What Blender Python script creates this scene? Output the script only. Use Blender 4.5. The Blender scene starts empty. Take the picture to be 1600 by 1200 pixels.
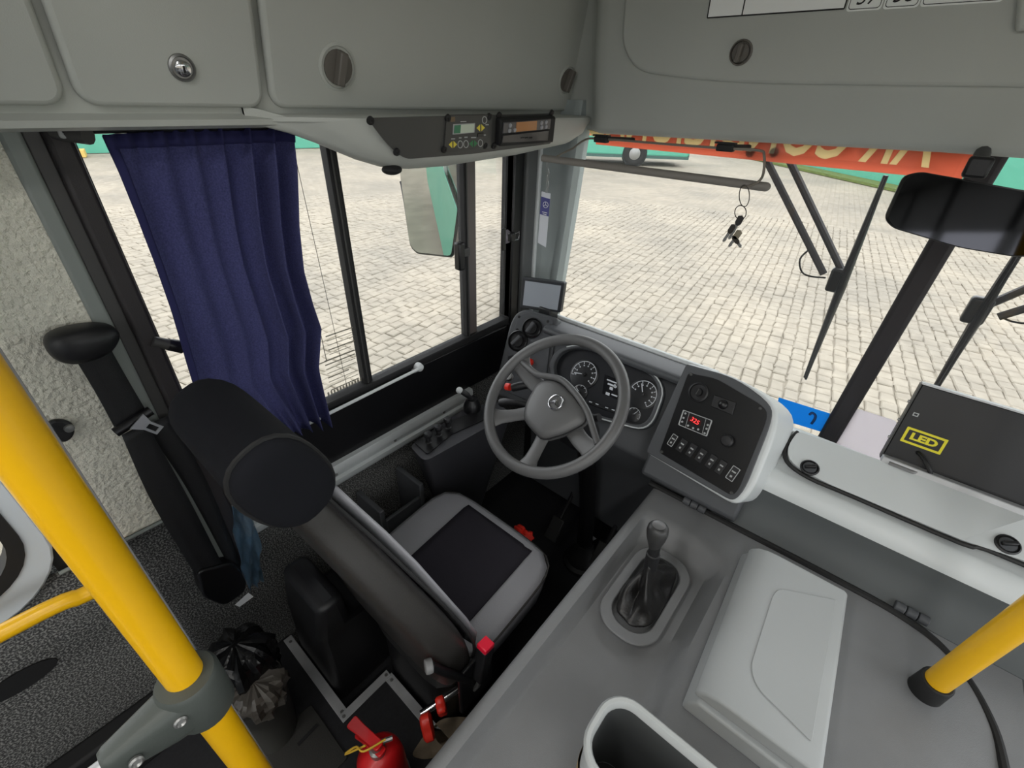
import bpy, bmesh, math, random
from mathutils import Vector, Matrix
random.seed(7)
PI = math.pi
scn = bpy.context.scene
col = scn.collection
# ------------------------------------------------------------------ camera, world, exposure
CAM = Vector((0, 0, 1.62))
FPX = 703.4
_yaw, _pit, _rol = math.radians(39.25), math.radians(32.47), math.radians(2.245)
_f = Vector((-math.sin(_yaw) * math.cos(_pit), math.cos(_yaw) * math.cos(_pit), -math.sin(_pit)))
_r0 = Vector((math.cos(_yaw), math.sin(_yaw), 0))
_u0 = _r0.cross(_f)
_r = _r0 * math.cos(_rol) + _u0 * math.sin(_rol)
_u = -_r0 * math.sin(_rol) + _u0 * math.cos(_rol)
cd = bpy.data.cameras.new('camera')
cd.sensor_fit = 'HORIZONTAL'
cd.sensor_width = 36.0
cd.lens = FPX / 1600 * 36
cd.clip_start = 0.02
cd.clip_end = 200
cam = bpy.data.objects.new('camera', cd)
col.objects.link(cam)
cam.matrix_world = Matrix(((_r.x, _u.x, -_f.x, CAM.x), (_r.y, _u.y, -_f.y, CAM.y), (_r.z, _u.z, -_f.z, CAM.z), (0, 0, 0, 1)))
scn.camera = cam
wd = bpy.data.worlds.new('overcast_sky')
scn.world = wd
wd.use_nodes = True
wd.node_tree.nodes['Background'].inputs[0].default_value = (0.95, 0.98, 1.0, 1)
wd.node_tree.nodes['Background'].inputs[1].default_value = 2.7
scn.view_settings.view_transform = 'Standard'
scn.view_settings.look = 'None'
scn.view_settings.gamma = 1
scn.view_settings.use_curve_mapping = False
scn.view_settings.exposure = 0.0

# ------------------------------------------------------------------ measuring helpers
def ray(x, y):
    return _f * FPX + _r * (x - 800) - _u * (y - 600)
def at(x, y, ax, v):
    d = ray(x, y); i = 'XYZ'.index(ax)
    return CAM + d * ((v - CAM[i]) / d[i])
class Fr:
    """a flat panel in the bus: origin, right, up, normal"""
    def __init__(s, O, U, Vv):
        s.O = Vector(O); s.U = Vector(U).normalized()
        s.N = s.U.cross(Vector(Vv)).normalized(); s.V = s.N.cross(s.U)
    def p(s, u, v, n=0):
        return s.O + s.U * u + s.V * v + s.N * n
    def px(s, x, y, n=0):
        d = ray(x, y); o = s.O + s.N * n
        return CAM + d * ((o - CAM).dot(s.N) / d.dot(s.N))
    def uv(s, x, y, n=0):
        q = s.px(x, y, n) - s.O
        return q.dot(s.U), q.dot(s.V)
def s2l(c):
    return tuple((x / 12.92 if x <= .04045 else ((x + .055) / 1.055) ** 2.4) for x in [k / 255 for k in c])

# ------------------------------------------------------------------ materials
MATS = {}
def mat(name, rgb, rough=.5, metal=0., bump=0., bscale=300., var=0., vscale=6., spec=.5, emit=0., trans=0., coat=0., speck=None, bdist=.003):
    if name in MATS: return MATS[name]
    m = bpy.data.materials.new(name); m.use_nodes = True
    nt = m.node_tree; b = nt.nodes['Principled BSDF']
    c = (*s2l(rgb), 1)
    b.inputs['Base Color'].default_value = c
    b.inputs['Roughness'].default_value = rough
    b.inputs['Metallic'].default_value = metal
    b.inputs['Specular IOR Level'].default_value = spec
    b.inputs['Coat Weight'].default_value = coat
    if emit:
        b.inputs['Emission Color'].default_value = c; b.inputs['Emission Strength'].default_value = emit
    tc = nt.nodes.new('ShaderNodeTexCoord')
    if var or speck:
        nz = nt.nodes.new('ShaderNodeTexNoise'); nz.inputs['Scale'].default_value = vscale
        nz.inputs['Detail'].default_value = 6
        nt.links.new(tc.outputs['Object'], nz.inputs['Vector'])
        rp = nt.nodes.new('ShaderNodeValToRGB')
        if speck:
            rp.color_ramp.elements[0].position = .46; rp.color_ramp.elements[1].position = .62
            rp.color_ramp.elements[0].color = c; rp.color_ramp.elements[1].color = (*s2l(speck), 1)
        else:
            rp.color_ramp.elements[0].position = .3; rp.color_ramp.elements[1].position = .7
            rp.color_ramp.elements[0].color = tuple(k * (1 - var) for k in c[:3]) + (1,)
            rp.color_ramp.elements[1].color = tuple(min(1, k * (1 + var)) for k in c[:3]) + (1,)
        nt.links.new(nz.outputs['Fac'], rp.inputs['Fac'])
        nt.links.new(rp.outputs['Color'], b.inputs['Base Color'])
    if bump:
        n2 = nt.nodes.new('ShaderNodeTexNoise'); n2.inputs['Scale'].default_value = bscale
        n2.inputs['Detail'].default_value = 3
        nt.links.new(tc.outputs['Object'], n2.inputs['Vector'])
        bp = nt.nodes.new('ShaderNodeBump'); bp.inputs['Strength'].default_value = bump; bp.inputs['Distance'].default_value = bdist
        nt.links.new(n2.outputs['Fac'], bp.inputs['Height']); nt.links.new(bp.outputs['Normal'], b.inputs['Normal'])
    if trans:
        out = nt.nodes['Material Output']
        tr = nt.nodes.new('ShaderNodeBsdfTranslucent'); tr.inputs['Color'].default_value = c
        mx = nt.nodes.new('ShaderNodeMixShader'); mx.inputs[0].default_value = trans
        nt.links.new(b.outputs[0], mx.inputs[1]); nt.links.new(tr.outputs[0], mx.inputs[2])
        nt.links.new(mx.outputs[0], out.inputs['Surface'])
    MATS[name] = m
    return m
def sheet(name, tint, alpha, rough=.02):
    """a clear sheet: lets light through, reflects a little at grazing angles"""
    if name in MATS: return MATS[name]
    m = bpy.data.materials.new(name); m.use_nodes = True
    nt = m.node_tree; nt.nodes.remove(nt.nodes['Principled BSDF']); out = nt.nodes['Material Output']
    t = nt.nodes.new('ShaderNodeBsdfTransparent'); t.inputs[0].default_value = (1, 1, 1, 1)
    g = nt.nodes.new('ShaderNodeBsdfGlossy'); g.inputs['Roughness'].default_value = rough
    fr = nt.nodes.new('ShaderNodeFresnel'); fr.inputs[0].default_value = 1.25
    d = nt.nodes.new('ShaderNodeBsdfTranslucent'); d.inputs[0].default_value = (*s2l(tint), 1)
    m1 = nt.nodes.new('ShaderNodeMixShader'); m1.inputs[0].default_value = alpha
    nt.links.new(t.outputs[0], m1.inputs[1]); nt.links.new(d.outputs[0], m1.inputs[2])
    m2 = nt.nodes.new('ShaderNodeMixShader'); nt.links.new(fr.outputs[0], m2.inputs[0])
    nt.links.new(m1.outputs[0], m2.inputs[1]); nt.links.new(g.outputs[0], m2.inputs[2])
    nt.links.new(m2.outputs[0], out.inputs['Surface'])
    MATS[name] = m
    return m
GREY = mat('moulded_grey_plastic', (176, 179, 173), .55, bump=.08, bscale=500, var=.03, vscale=3)
DASHG = mat('light_grey_dash_plastic', (206, 210, 210), .38, bump=.08, bscale=600, var=.03, vscale=3)
CHAR = mat('charcoal_dash_plastic', (74, 76, 79), .55, bump=.12, bscale=700, var=.06, vscale=5)
HOODG = mat('engine_cover_grey', (116, 117, 118), .5, bump=.15, bscale=500, var=.12, vscale=4)
BLK = mat('black_plastic', (26, 26, 28), .45, bump=.1, bscale=500)
BLKS = mat('black_satin_panel', (17, 17, 19), .35)
BLKM = mat('black_matt_panel', (20, 20, 21), .7)
RUB = mat('black_rubber', (22, 22, 22), .6)
DGREY = mat('dark_grey_plate', (66, 66, 64), .5)
CHROME = mat('chrome', (210, 210, 212), .15, 1.0)
ALU = mat('brushed_aluminium', (186, 187, 188), .45, .35, var=.1, vscale=20)
STEEL = mat('zinc_steel', (150, 150, 148), .4, .8)
YEL = mat('yellow_enamel', (238, 182, 8), .35, var=.03, vscale=8, coat=.2)
RED = mat('red_plastic', (226, 52, 38), .4)
REDP = mat('red_enamel', (200, 22, 26), .4, coat=.1)
WHITE = mat('white_print', (225, 227, 228), .6)
GREYTXT = mat('grey_print', (170, 172, 172), .6)
GLASS = sheet('window_glass', (235, 240, 238), .006)

# ------------------------------------------------------------------ mesh builder
class MB:
    def __init__(s): s.v = []; s.f = []
    def add(s, vs, fs):
        k = len(s.v); s.v += [Vector(q) for q in vs]; s.f += [[i + k for i in f] for f in fs]; return s
    def box(s, c, d, fr=None):
        c = Vector(c); X, Y, Z = (fr.U, fr.V, fr.N) if fr else (Vector((1, 0, 0)), Vector((0, 1, 0)), Vector((0, 0, 1)))
        h = [k / 2 for k in d]
        vs = [c + X * (i * h[0]) + Y * (j * h[1]) + Z * (k * h[2]) for k in (-1, 1) for j in (-1, 1) for i in (-1, 1)]
        return s.add(vs, [(0, 2, 3, 1), (4, 5, 7, 6), (0, 1, 5, 4), (2, 6, 7, 3), (0, 4, 6, 2), (1, 3, 7, 5)])
    def bb(s, x0, x1, y0, y1, z0, z1):
        return s.box(((x0 + x1) / 2, (y0 + y1) / 2, (z0 + z1) / 2), (abs(x1 - x0), abs(y1 - y0), abs(z1 - z0)))
    def prism(s, poly, vec):
        poly = [Vector(q) for q in poly]; vec = Vector(vec); n = len(poly)
        return s.add(poly + [q + vec for q in poly], [list(range(n))[::-1], list(range(n, 2 * n))] + [(i, (i + 1) % n, n + (i + 1) % n, n + i) for i in range(n)])
    def loft(s, secs, cap=True, closed=True):
        n = len(secs[0]); vs = [q for sc in secs for q in sc]; fs = []
        for a in range(len(secs) - 1):
            for i in range(n if closed else n - 1):
                j = (i + 1) % n
                fs.append((a * n + i, a * n + j, (a + 1) * n + j, (a + 1) * n + i))
        if cap: fs.append(list(range(n))[::-1]); fs.append([(len(secs) - 1) * n + i for i in range(n)])
        return s.add(vs, fs)
    def tube(s, pts, r, n=10, closed=False):
        pts = [Vector(q) for q in pts]; m = len(pts); secs = []
        t0 = (pts[1] - pts[0]).normalized()
        nn = t0.orthogonal().normalized()
        for i in range(m):
            a = pts[i - 1] if (i or closed) else pts[0]; b = pts[(i + 1) % m] if (i < m - 1 or closed) else pts[-1]
            t = (b - a).normalized(); nn = (nn - t * nn.dot(t)).normalized(); bi = t.cross(nn)
            rr = r[i] if isinstance(r, (list, tuple)) else r
            secs.append([pts[i] + (nn * math.cos(2 * PI * k / n) + bi * math.sin(2 * PI * k / n)) * rr for k in range(n)])
        if closed: secs.append(secs[0]); return s.loft(secs, False)
        return s.loft(secs)
    def lathe(s, O, axis, prof, n=24):
        O = Vector(O); a = Vector(axis).normalized(); e = a.orthogonal().normalized(); b = a.cross(e)
        secs = [[O + a * h + (e * math.cos(2 * PI * k / n) + b * math.sin(2 * PI * k / n)) * max(r, 1e-5) for k in range(n)] for r, h in prof]
        return s.loft(secs)
    def cyl(s, p0, p1, r, r1=None, n=16):
        return s.loft_c(p0, p1, r, r if r1 is None else r1, n)
    def loft_c(s, p0, p1, r, r1, n):
        p0 = Vector(p0); p1 = Vector(p1); L = (p1 - p0).length
        return s.lathe(p0, p1 - p0, [(r, 0), (r1, L)], n)
    def ell(s, c, rx, ry, rz, fr=None, n=16, m=10):
        c = Vector(c); X, Y, Z = (fr.U, fr.V, fr.N) if fr else (Vector((1, 0, 0)), Vector((0, 1, 0)), Vector((0, 0, 1)))
        secs = []
        for j in range(m + 1):
            t = -PI / 2 + PI * j / m
            secs.append([c + Z * (rz * math.sin(t)) + X * (max(math.cos(t), 1e-4) * rx * math.cos(2 * PI * k / n)) + Y * (max(math.cos(t), 1e-4) * ry * math.sin(2 * PI * k / n)) for k in range(n)])
        return s.loft(secs)
    def ring(s, outer, inner, vec):
        """frame between two loops with the same count, extruded along vec"""
        n = len(outer); vec = Vector(vec); o = [Vector(q) for q in outer]; i_ = [Vector(q) for q in inner]
        vs = o + i_ + [q + vec for q in o] + [q + vec for q in i_]; fs = []
        for k in range(n):
            j = (k + 1) % n
            fs += [(k, n + k, n + j, j), (2 * n + k, 2 * n + j, 3 * n + j, 3 * n + k), (k, j, 2 * n + j, 2 * n + k), (n + k, 3 * n + k, 3 * n + j, n + j)]
        return s.add(vs, fs)
    def grid(s, rows):
        return s.loft(rows, False, False)
    def build(s, name, m, par=None, bev=0, seg=2, sub=0, sol=0, ang=40, flat=False):
        me = bpy.data.meshes.new(name); me.from_pydata([tuple(q) for q in s.v], [], s.f); me.update()
        bm = bmesh.new(); bm.from_mesh(me); bmesh.ops.recalc_face_normals(bm, faces=bm.faces); bm.to_mesh(me); bm.free()
        if not flat:
            for q in me.polygons: q.use_smooth = True
            if not sub: me.set_sharp_from_angle(angle=math.radians(ang))
        me.materials.append(m)
        o = bpy.data.objects.new(name, me); col.objects.link(o)
        if sol:
            k = o.modifiers.new('solid', 'SOLIDIFY'); k.thickness = sol; k.offset = 0
        if bev:
            k = o.modifiers.new('bevel', 'BEVEL'); k.width = bev; k.segments = seg; k.limit_method = 'ANGLE'; k.angle_limit = math.radians(35); k.harden_normals = False
        if sub:
            k = o.modifiers.new('subdiv', 'SUBSURF'); k.levels = sub; k.render_levels = sub
        if par is not None: attach(o, par)
        return o
def attach(o, par):
    o.parent = par
    if par.type == 'EMPTY': o.matrix_parent_inverse = Matrix.Translation(-par.location)
def tag(o, label=None, cat=None, group=None, kind=None):
    if label: o['label'] = label
    if cat: o['category'] = cat
    if group: o['group'] = group
    if kind: o['kind'] = kind
    return o
def thing(name, label, cat, loc, group=None):
    o = bpy.data.objects.new(name, None); col.objects.link(o); o.empty_display_size = .05
    o.location = Vector(loc); tag(o, label, cat, group); return o
def rrect(fr, u0, u1, v0, v1, r, n=0, k=5):
    pts = []
    for cu, cv, a0 in ((u1 - r, v1 - r, 0), (u0 + r, v1 - r, 90), (u0 + r, v0 + r, 180), (u1 - r, v0 + r, 270)):
        for i in range(k + 1):
            a = math.radians(a0 + 90 * i / k); pts.append(fr.p(cu + r * math.cos(a), cv + r * math.sin(a), n))
    return pts
def rpoly(pts, r, k=4):
    """round the corners of a planar polygon"""
    pts = [Vector(q) for q in pts]; out = []; n = len(pts); rr = r if isinstance(r, (list, tuple)) else [r] * n
    for i in range(n):
        a, b, c = pts[i - 1], pts[i], pts[(i + 1) % n]
        d1 = min(rr[i], (a - b).length * .48); d2 = min(rr[i], (c - b).length * .48)
        p = b + (a - b).normalized() * d1; q = b + (c - b).normalized() * d2
        for j in range(k + 1):
            t = j / k; out.append(p * (1 - t) ** 2 + b * 2 * t * (1 - t) + q * t * t)
    return out
def smooth_path(pts, k=6):
    pts = [Vector(q) for q in pts]; out = []
    for i in range(len(pts) - 1):
        p0 = pts[max(i - 1, 0)]; p1 = pts[i]; p2 = pts[i + 1]; p3 = pts[min(i + 2, len(pts) - 1)]
        for j in range(k):
            t = j / k
            out.append(.5 * ((2 * p1) + (p2 - p0) * t + (2 * p0 - 5 * p1 + 4 * p2 - p3) * t * t + (3 * p1 - p0 - 3 * p2 + p3) * t ** 3))
    out.append(pts[-1]); return out
def text(s, fr, u, v, size, m, name, par, n=.0008, mirror=False, shear=0., sx=1., bold=0., width=None, depth=.0003):
    cu = bpy.data.curves.new(name, 'FONT'); cu.body = s; cu.size = size; cu.align_x = 'CENTER'; cu.align_y = 'CENTER'; cu.shear = shear
    cu.extrude = depth; cu.resolution_u = 3; cu.offset = bold
    t = bpy.data.objects.new(name, cu); col.objects.link(t)
    dg = bpy.context.evaluated_depsgraph_get(); me = bpy.data.meshes.new_from_object(t.evaluated_get(dg))
    bpy.data.objects.remove(t); bpy.data.curves.remove(cu)
    sg = -1 if mirror else 1
    if width:
        xs = [q.co.x for q in me.vertices]; sx = width / (max(xs) - min(xs))
    for q in me.vertices: q.co = fr.p(u + sg * sx * q.co.x, v + q.co.y, n + q.co.z)
    bm = bmesh.new(); bm.from_mesh(me); bmesh.ops.remove_doubles(bm, verts=bm.verts, dist=1e-6); bmesh.ops.recalc_face_normals(bm, faces=bm.faces); bm.to_mesh(me); bm.free()
    me.materials.clear(); me.materials.append(m)
    o = bpy.data.objects.new(name, me); col.objects.link(o)
    if par is not None: attach(o, par)
    return o
def struct(o, label):
    o['kind'] = 'structure'; o['label'] = label; return o

# ================================================================== OUTSIDE
GZ = -1.0
def stone_mat(name, joints):
    m = bpy.data.materials.new(name); m.use_nodes = True; nt = m.node_tree; b = nt.nodes['Principled BSDF']
    b.inputs['Roughness'].default_value = .85; b.inputs['Specular IOR Level'].default_value = .2
    tc = nt.nodes.new('ShaderNodeTexCoord'); geo = nt.nodes.new('ShaderNodeNewGeometry')
    n1 = nt.nodes.new('ShaderNodeTexNoise'); n1.inputs['Scale'].default_value = .55; n1.inputs['Detail'].default_value = 5
    nt.links.new(geo.outputs['Position'], n1.inputs['Vector'])
    rp = nt.nodes.new('ShaderNodeValToRGB'); e = rp.color_ramp.elements
    e[0].position = .32; e[0].color = (*s2l((143, 137, 126)), 1); e[1].position = .72; e[1].color = (*s2l((166, 157, 142)), 1)
    nt.links.new(n1.outputs['Fac'], rp.inputs['Fac'])
    n2 = nt.nodes.new('ShaderNodeTexNoise'); n2.inputs['Scale'].default_value = 5; n2.inputs['Detail'].default_value = 8
    nt.links.new(geo.outputs['Position'], n2.inputs['Vector'])
    mx = nt.nodes.new('ShaderNodeMixRGB'); mx.blend_type = 'OVERLAY'; mx.inputs[0].default_value = .35
    nt.links.new(rp.outputs['Color'], mx.inputs[1]); nt.links.new(n2.outputs['Fac'], mx.inputs[2])
    if joints:
        br = nt.nodes.new('ShaderNodeTexBrick'); br.inputs['Scale'].default_value = 1
        br.inputs['Brick Width'].default_value = .2; br.inputs['Row Height'].default_value = .15; br.inputs['Mortar Size'].default_value = .012
        br.inputs['Color1'].default_value = (1, 1, 1, 1); br.inputs['Color2'].default_value = (.9, .9, .9, 1); br.inputs['Mortar'].default_value = (.8, .78, .75, 1)
        mp = nt.nodes.new('ShaderNodeMapping'); mp.inputs['Rotation'].default_value = (0, 0, math.radians(82))
        nt.links.new(geo.outputs['Position'], mp.inputs['Vector']); nt.links.new(mp.outputs[0], br.inputs['Vector'])
        m2 = nt.nodes.new('ShaderNodeMixRGB'); m2.blend_type = 'MULTIPLY'; m2.inputs[0].default_value = 1
        nt.links.new(mx.outputs[0], m2.inputs[1]); nt.links.new(br.outputs['Color'], m2.inputs[2]); nt.links.new(m2.outputs[0], b.inputs['Base Color'])
    else:
        oi = nt.nodes.new('ShaderNodeObjectInfo')
        nt.links.new(mx.outputs[0], b.inputs['Base Color'])
    return m
STONE = stone_mat('granite_cobble', False)
STONEFAR = stone_mat('distant_cobble_paving', True)
SAND = mat('sandy_joint', (142, 135, 122), .95, var=.15, vscale=3, spec=.1)
ground = struct(MB().box((-8, 14, GZ - .06), (76, 72, .06)).build('ground', STONEFAR), 'pale cobbled yard around the bus')
bed = MB().prism([(14.9 * math.cos(2 * PI * k / 48), 14.9 * math.sin(2 * PI * k / 48), GZ - .03) for k in range(48)], (0, 0, .012)).build('joint_bed', SAND, ground)
def stone_rng(i):
    rg = random.Random(i * 31 + 5); return rg
def stone_mesh(seed, w, d):
    rg = random.Random(seed); j = lambda k: rg.uniform(-k, k)
    b = [(-w / 2 + j(.011), -d / 2 + j(.011)), (w / 2 + j(.011), -d / 2 + j(.011)), (w / 2 + j(.011), d / 2 + j(.011)), (-w / 2 + j(.011), d / 2 + j(.011))]
    vs = [(x, y, -.03) for x, y in b] + [(x, y, -.006) for x, y in b] + [(x * .86, y * .84, .006 + j(.004)) for x, y in b]
    fs = [(8, 9, 10, 11)] + [(a + i, a + (i + 1) % 4, a + 4 + (i + 1) % 4, a + 4 + i) for a in (0, 4) for i in range(4)]
    return vs, fs
VAR = []
for k in range(10):
    me = bpy.data.meshes.new('cobblestone'); vs, fs = stone_mesh(k, .193, .143); me.from_pydata(vs, [], fs); me.materials.append(STONE); VAR.append((me, vs, fs))
def seen(p):
    d = Vector(p) - CAM; z = d.dot(_f)
    if z < .3: return None
    return 800 + FPX * d.dot(_r) / z, 600 - FPX * d.dot(_u) / z
ca, sa = math.cos(math.radians(-82)), math.sin(math.radians(-82))
cand = []; rg = random.Random(3)
for iy in range(-110, 110):
    off = rg.uniform(0, .2); x = -17 + off
    while x < 17:
        w = rg.uniform(.15, .25); xc = x + w / 2; x += w
        yc = iy * .15
        X = ca * xc - sa * yc; Y = sa * xc + ca * yc
        if Y < .3 or X * X + Y * Y > 15.2 ** 2: continue
        if X > -1.5 and Y < 1.9: continue
        if X > .55 * Y + 1.5: continue
        if X < -16 or Y > 15.5 or X > 8: continue
        if math.hypot(X, Y) > 9 and rg.random() < 0: continue
        s = seen((X, Y, GZ)); vis = False
        if s:
            vis = (905 < s[0] < 1600 and 270 < s[1] < 480 + .42 * (s[0] - 890) - 8) or (500 < s[0] < 790 and 250 < s[1] < 630 - .49 * (s[0] - 511)) or (190 < s[0] < 260 and 300 < s[1] < 600)
        cand.append((not vis, math.hypot(X, Y), X, Y, w, rg.randrange(10), rg.uniform(-.09, .09), rg.uniform(-.007, .008)))
cand.sort()
bigv = []; bigf = []
for q, (h, D, X, Y, w, k, a, dz) in enumerate(cand):
    me, vs, fs = VAR[k]; ang = math.radians(-82) + a
    if q < 300:
        o = bpy.data.objects.new('cobblestone', me); col.objects.link(o); o.parent = ground
        o.location = (X, Y, GZ - .004 + dz); o.rotation_euler = (0, 0, ang); o.scale = (w / .2, 1, 1)
    else:
        c, s_ = math.cos(ang), math.sin(ang); n0 = len(bigv); sx = w / .2
        for vx, vy, vz in vs: bigv.append((X + c * vx * sx - s_ * vy, Y + s_ * vx * sx + c * vy, GZ - .004 + dz + vz))
        bigf += [[i + n0 for i in f] for f in fs]
me = bpy.data.meshes.new('cobble_field'); me.from_pydata(bigv, [], bigf); me.materials.append(STONE)
o = bpy.data.objects.new('cobble_field', me); col.objects.link(o); o.parent = ground; o['kind'] = 'stuff'

TEAL = mat('teal_paint', (84, 162, 138), .4, var=.05)
WALLW = mat('white_render', (190, 192, 188), .9, var=.05)
GRASS = mat('grass_verge', (92, 106, 50), .9, var=.3, vscale=9)
# diagonal boundary wall
fw = Fr((-16, 40.9, GZ), (1, -.995, 0), (0, 0, 1))
bw = MB().box(fw.p(20, 1.9, -.15), (52, 3.8, .3), fw).build('boundary_wall', WALLW)
tag(bw, 'long white yard wall with a teal base band beyond the windscreen', 'wall')
MB().box(fw.p(20, .95, .03), (52, 1.9, .06), fw).build('base_band', TEAL, bw)
vg = MB().box(fw.p(20, .04, .6), (52, .1, 1.0), fw).build('grass_verge', GRASS); tag(vg, 'grass verge at the foot of the yard wall', 'grass', kind='stuff')
# left hand wall
fl = Fr((-31, -8, GZ), (.25, 1, 0), (0, 0, 1))
lw = MB().box(fl.p(20, 1.7, -.15), (40, 3.4, .3), fl).build('boundary_wall', WALLW); tag(lw, 'white yard wall with green base band seen past the curtain', 'wall')
MB().box(fl.p(20, .6, .03), (40, 1.2, .06), fl).build('base_band', TEAL, lw)
kb = MB().box(fl.p(11.6, .12, 1.2), (3.0, .25, .8), fl).build('planter_kerb', mat('ochre_kerb', (206, 176, 96), .9)); tag(kb, 'ochre kerbed planter at the far yard wall', 'planter')
# parked green bus in front of the wall
def parked_bus(O, dirv, label, L, name='parked_bus'):
    f = Fr(O, dirv, (0, 0, 1)); t = thing(name, label, 'bus', f.p(0, 0, 0), 'parked green buses')
    MB().box(f.p(L / 2, 1.55, -1.25), (L, 2.4, 2.5), f).build('body', TEAL, t, bev=.15)
    MB().box(f.p(L / 2, .42, -1.25), (L - .1, .2, 2.46), f).build('skirt', mat('dark_skirt', (60, 90, 84), .6), t)
    MB().box(f.p(L / 2, 1.28, .01), (L - .3, .12, .03), f).build('stripe', mat('orange_stripe', (232, 120, 60), .5), t)
    n = int(L / 1.5)
    for k in range(n):
        w = MB().box(f.p(.9 + k * 1.5, 2.0, .012), (1.3, .95, .03), f).build('window', mat('bus_window', (40, 52, 54), .1), t)
    for k in (.15, .70):
        c = f.p(L * k, .5, .0)
        MB().lathe(c - f.N * .25, f.N, [(.0, 0), (.5, 0), (.5, .27), (.42, .29), (.3, .27), (.28, .22), (0, .22)], 28).build('tyre', RUB, t)
        MB().lathe(c + f.N * -.02, f.N, [(0, 0), (.27, 0), (.27, .03), (.12, .06), (0, .06)], 20).build('wheel_hub', STEEL, t)
        MB().lathe(c - f.N * .2, f.N, [(0, 0), (.6, 0), (.6, .205), (0, .205)], 24).build('wheel_arch', mat('arch_black', (34, 36, 36), .8), t)
    return t
parked_bus((-16.2, 18.6, GZ), (1, .8, 0), 'green city bus parked in the yard beyond the windscreen', 9)
parked_bus((-27.5, 11.9, GZ), (.3, 1, 0), 'green bus parked far off to the left of the yard', 9)

# ================================================================== BUS SHELL
XW = -1.2
TEXT_ = mat('textured_grey_wall', (226, 223, 208), .55, bdist=.009, bump=1.0, bscale=100, var=.08, vscale=60)
CARP = mat('speckled_grey_carpet', (62, 62, 62), .95, bump=.5, bscale=220, speck=(136, 136, 133), vscale=220, spec=.1)
FLOORM = mat('black_speckled_vinyl', (30, 30, 33), .6, bump=.15, bscale=500, var=.25, vscale=120)
LSTRIP = mat('pale_pillar_trim', (132, 138, 134), .5)
PILB = mat('dark_pillar_paint', (38, 34, 35), .55, bump=.2, bscale=400)
DARKG = mat('dark_grey_frame', (62, 61, 60), .5)
wall = struct(MB().bb(XW - .05, XW, -7, 1.62, -.4, .655).build('wall_left', CARP), 'speckled grey carpet lining on the driver side wall')
MB().bb(XW - .05, XW, -.17, .18, .655, 1.62).build('pillar_core', BLKM, wall)
MB().bb(XW - .05, XW, -7, 1.62, 1.56, 2.15).build('upper_wall', GREY, wall)
for y0, y1 in ((-1.75, -1.6), (-3.2, -2.95), (-4.7, -4.5), (-6.2, -6.0)): MB().bb(XW - .05, XW, y0, y1, .655, 1.62).build('pillar', GREY, wall)
MB().bb(XW - .05, XW, 1.42, 1.62, .655, 1.62).build('front_pillar_core', BLKM, wall)
MB().bb(XW - .02, XW + .012, -.145, .104, .662, 1.6).build('textured_panel', TEXT_, wall, bev=.006)
MB().bb(XW - .01, XW + .02, .094, .124, .40, 1.6).build('pillar_trim', LSTRIP, wall, bev=.006)
MB().bb(XW, XW + .016, .122, .15, .3, 1.6).build('pillar_gasket', DARKG, wall, bev=.004)
MB().bb(XW - .03, XW + .035, .148, .186, .3, 1.6).build('black_pillar_post', PILB, wall, bev=.008)
MB().bb(XW - .01, XW + .010, .186, 1.52, .54, .757).build('black_sill_panel', BLKS, wall, bev=.004)
MB().bb(XW - .06, XW - .052, -7, 1.62, -.75, .7).build('exterior_panel', TEAL, wall)
MB().tube([(XW + .012, -.17, .658), (XW + .012, .095, .658)], .005, 8).build('panel_seam_strip', LSTRIP, wall)
# black skirting duct low down behind the pole
MB().bb(XW, XW + .06, -1.5, -.02, -.12, .09).build('skirting_duct', BLKM, wall, bev=.01)
ov = MB().lathe((XW, -.335, .412), (1, 0, 0), [(0, 0), (.05, 0), (.05, .004), (0, .004)], 20)
for q in ov.v: q.y = -.335 + (q.y + .335) * 1.35; q.z = .412 + (q.z - .412) * .62
ov.build('black_blanking_patch', BLKM, wall)
# rail along the wall
prof = [(0, .545), (.03, .545), (.034, .535), (.034, .515), (.022, .51), (.022, .49), (.034, .485), (.034, .465), (.026, .455), (0, .455)]
MB().loft([[(XW + a, y, z) for a, z in prof] for y in (.19, 1.16)]).build('aluminium_rail', mat('pale_rail', (190, 194, 194), .45, .1), wall)
for y in (.5, .75, 1.0): MB().lathe((XW + .022, y, .5), (1, 0, 0), [(0, 0), (.006, 0), (.006, .003), (0, .004)], 10).build('screw', STEEL, wall)
# ---- driver's window
wf = Fr((XW, 0, 0), (0, 1, 0), (0, 0, 1))          # u = y, v = z, normal +x
win = struct(MB().ring([wf.p(.18, .75, -.03), wf.p(1.425, .765, -.03), wf.p(1.425, 1.62, -.03), wf.p(.18, 1.62, -.03)],
             [wf.p(.19, .772, -.03), wf.p(1.412, .795, -.03), wf.p(1.412, 1.6, -.03), wf.p(.19, 1.6, -.03)], (.045, 0, 0)).build('window_1', BLKM, bev=.003), "driver's sliding side window in a black frame")
for y0, y1, n0, n1, nm in ((.678, .700, -.03, .004, 'mullion'), (.703, .712, -.03, -.005, 'mullion'), (1.160, 1.178, -.03, .008, 'mullion'), (1.180, 1.222, -.028, .002, 'mullion_cover')):
    MB().box(wf.p((y0 + y1) / 2, 1.19, (n0 + n1) / 2), (y1 - y0, .86, n1 - n0), wf).build(nm, BLKM if nm == 'mullion' else mat('mullion_brown_grey', (92, 84, 82), .5), win, bev=.003)
MB().box(wf.p(.688, 1.19, .005), (.005, .84, .003), wf).build('frame_edge', DARKG, win)
MB().box(wf.p(1.171, 1.19, .009), (.006, .84, .003), wf).build('frame_edge', DARKG, win)
for y0, y1, n in ((.19, .69, -.022), (.69, 1.17, -.012), (1.17, 1.412, -.022)):
    MB().box(wf.p((y0 + y1) / 2, 1.19, n), (y1 - y0, .85, .003), wf).build('pane', GLASS, win)
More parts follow.
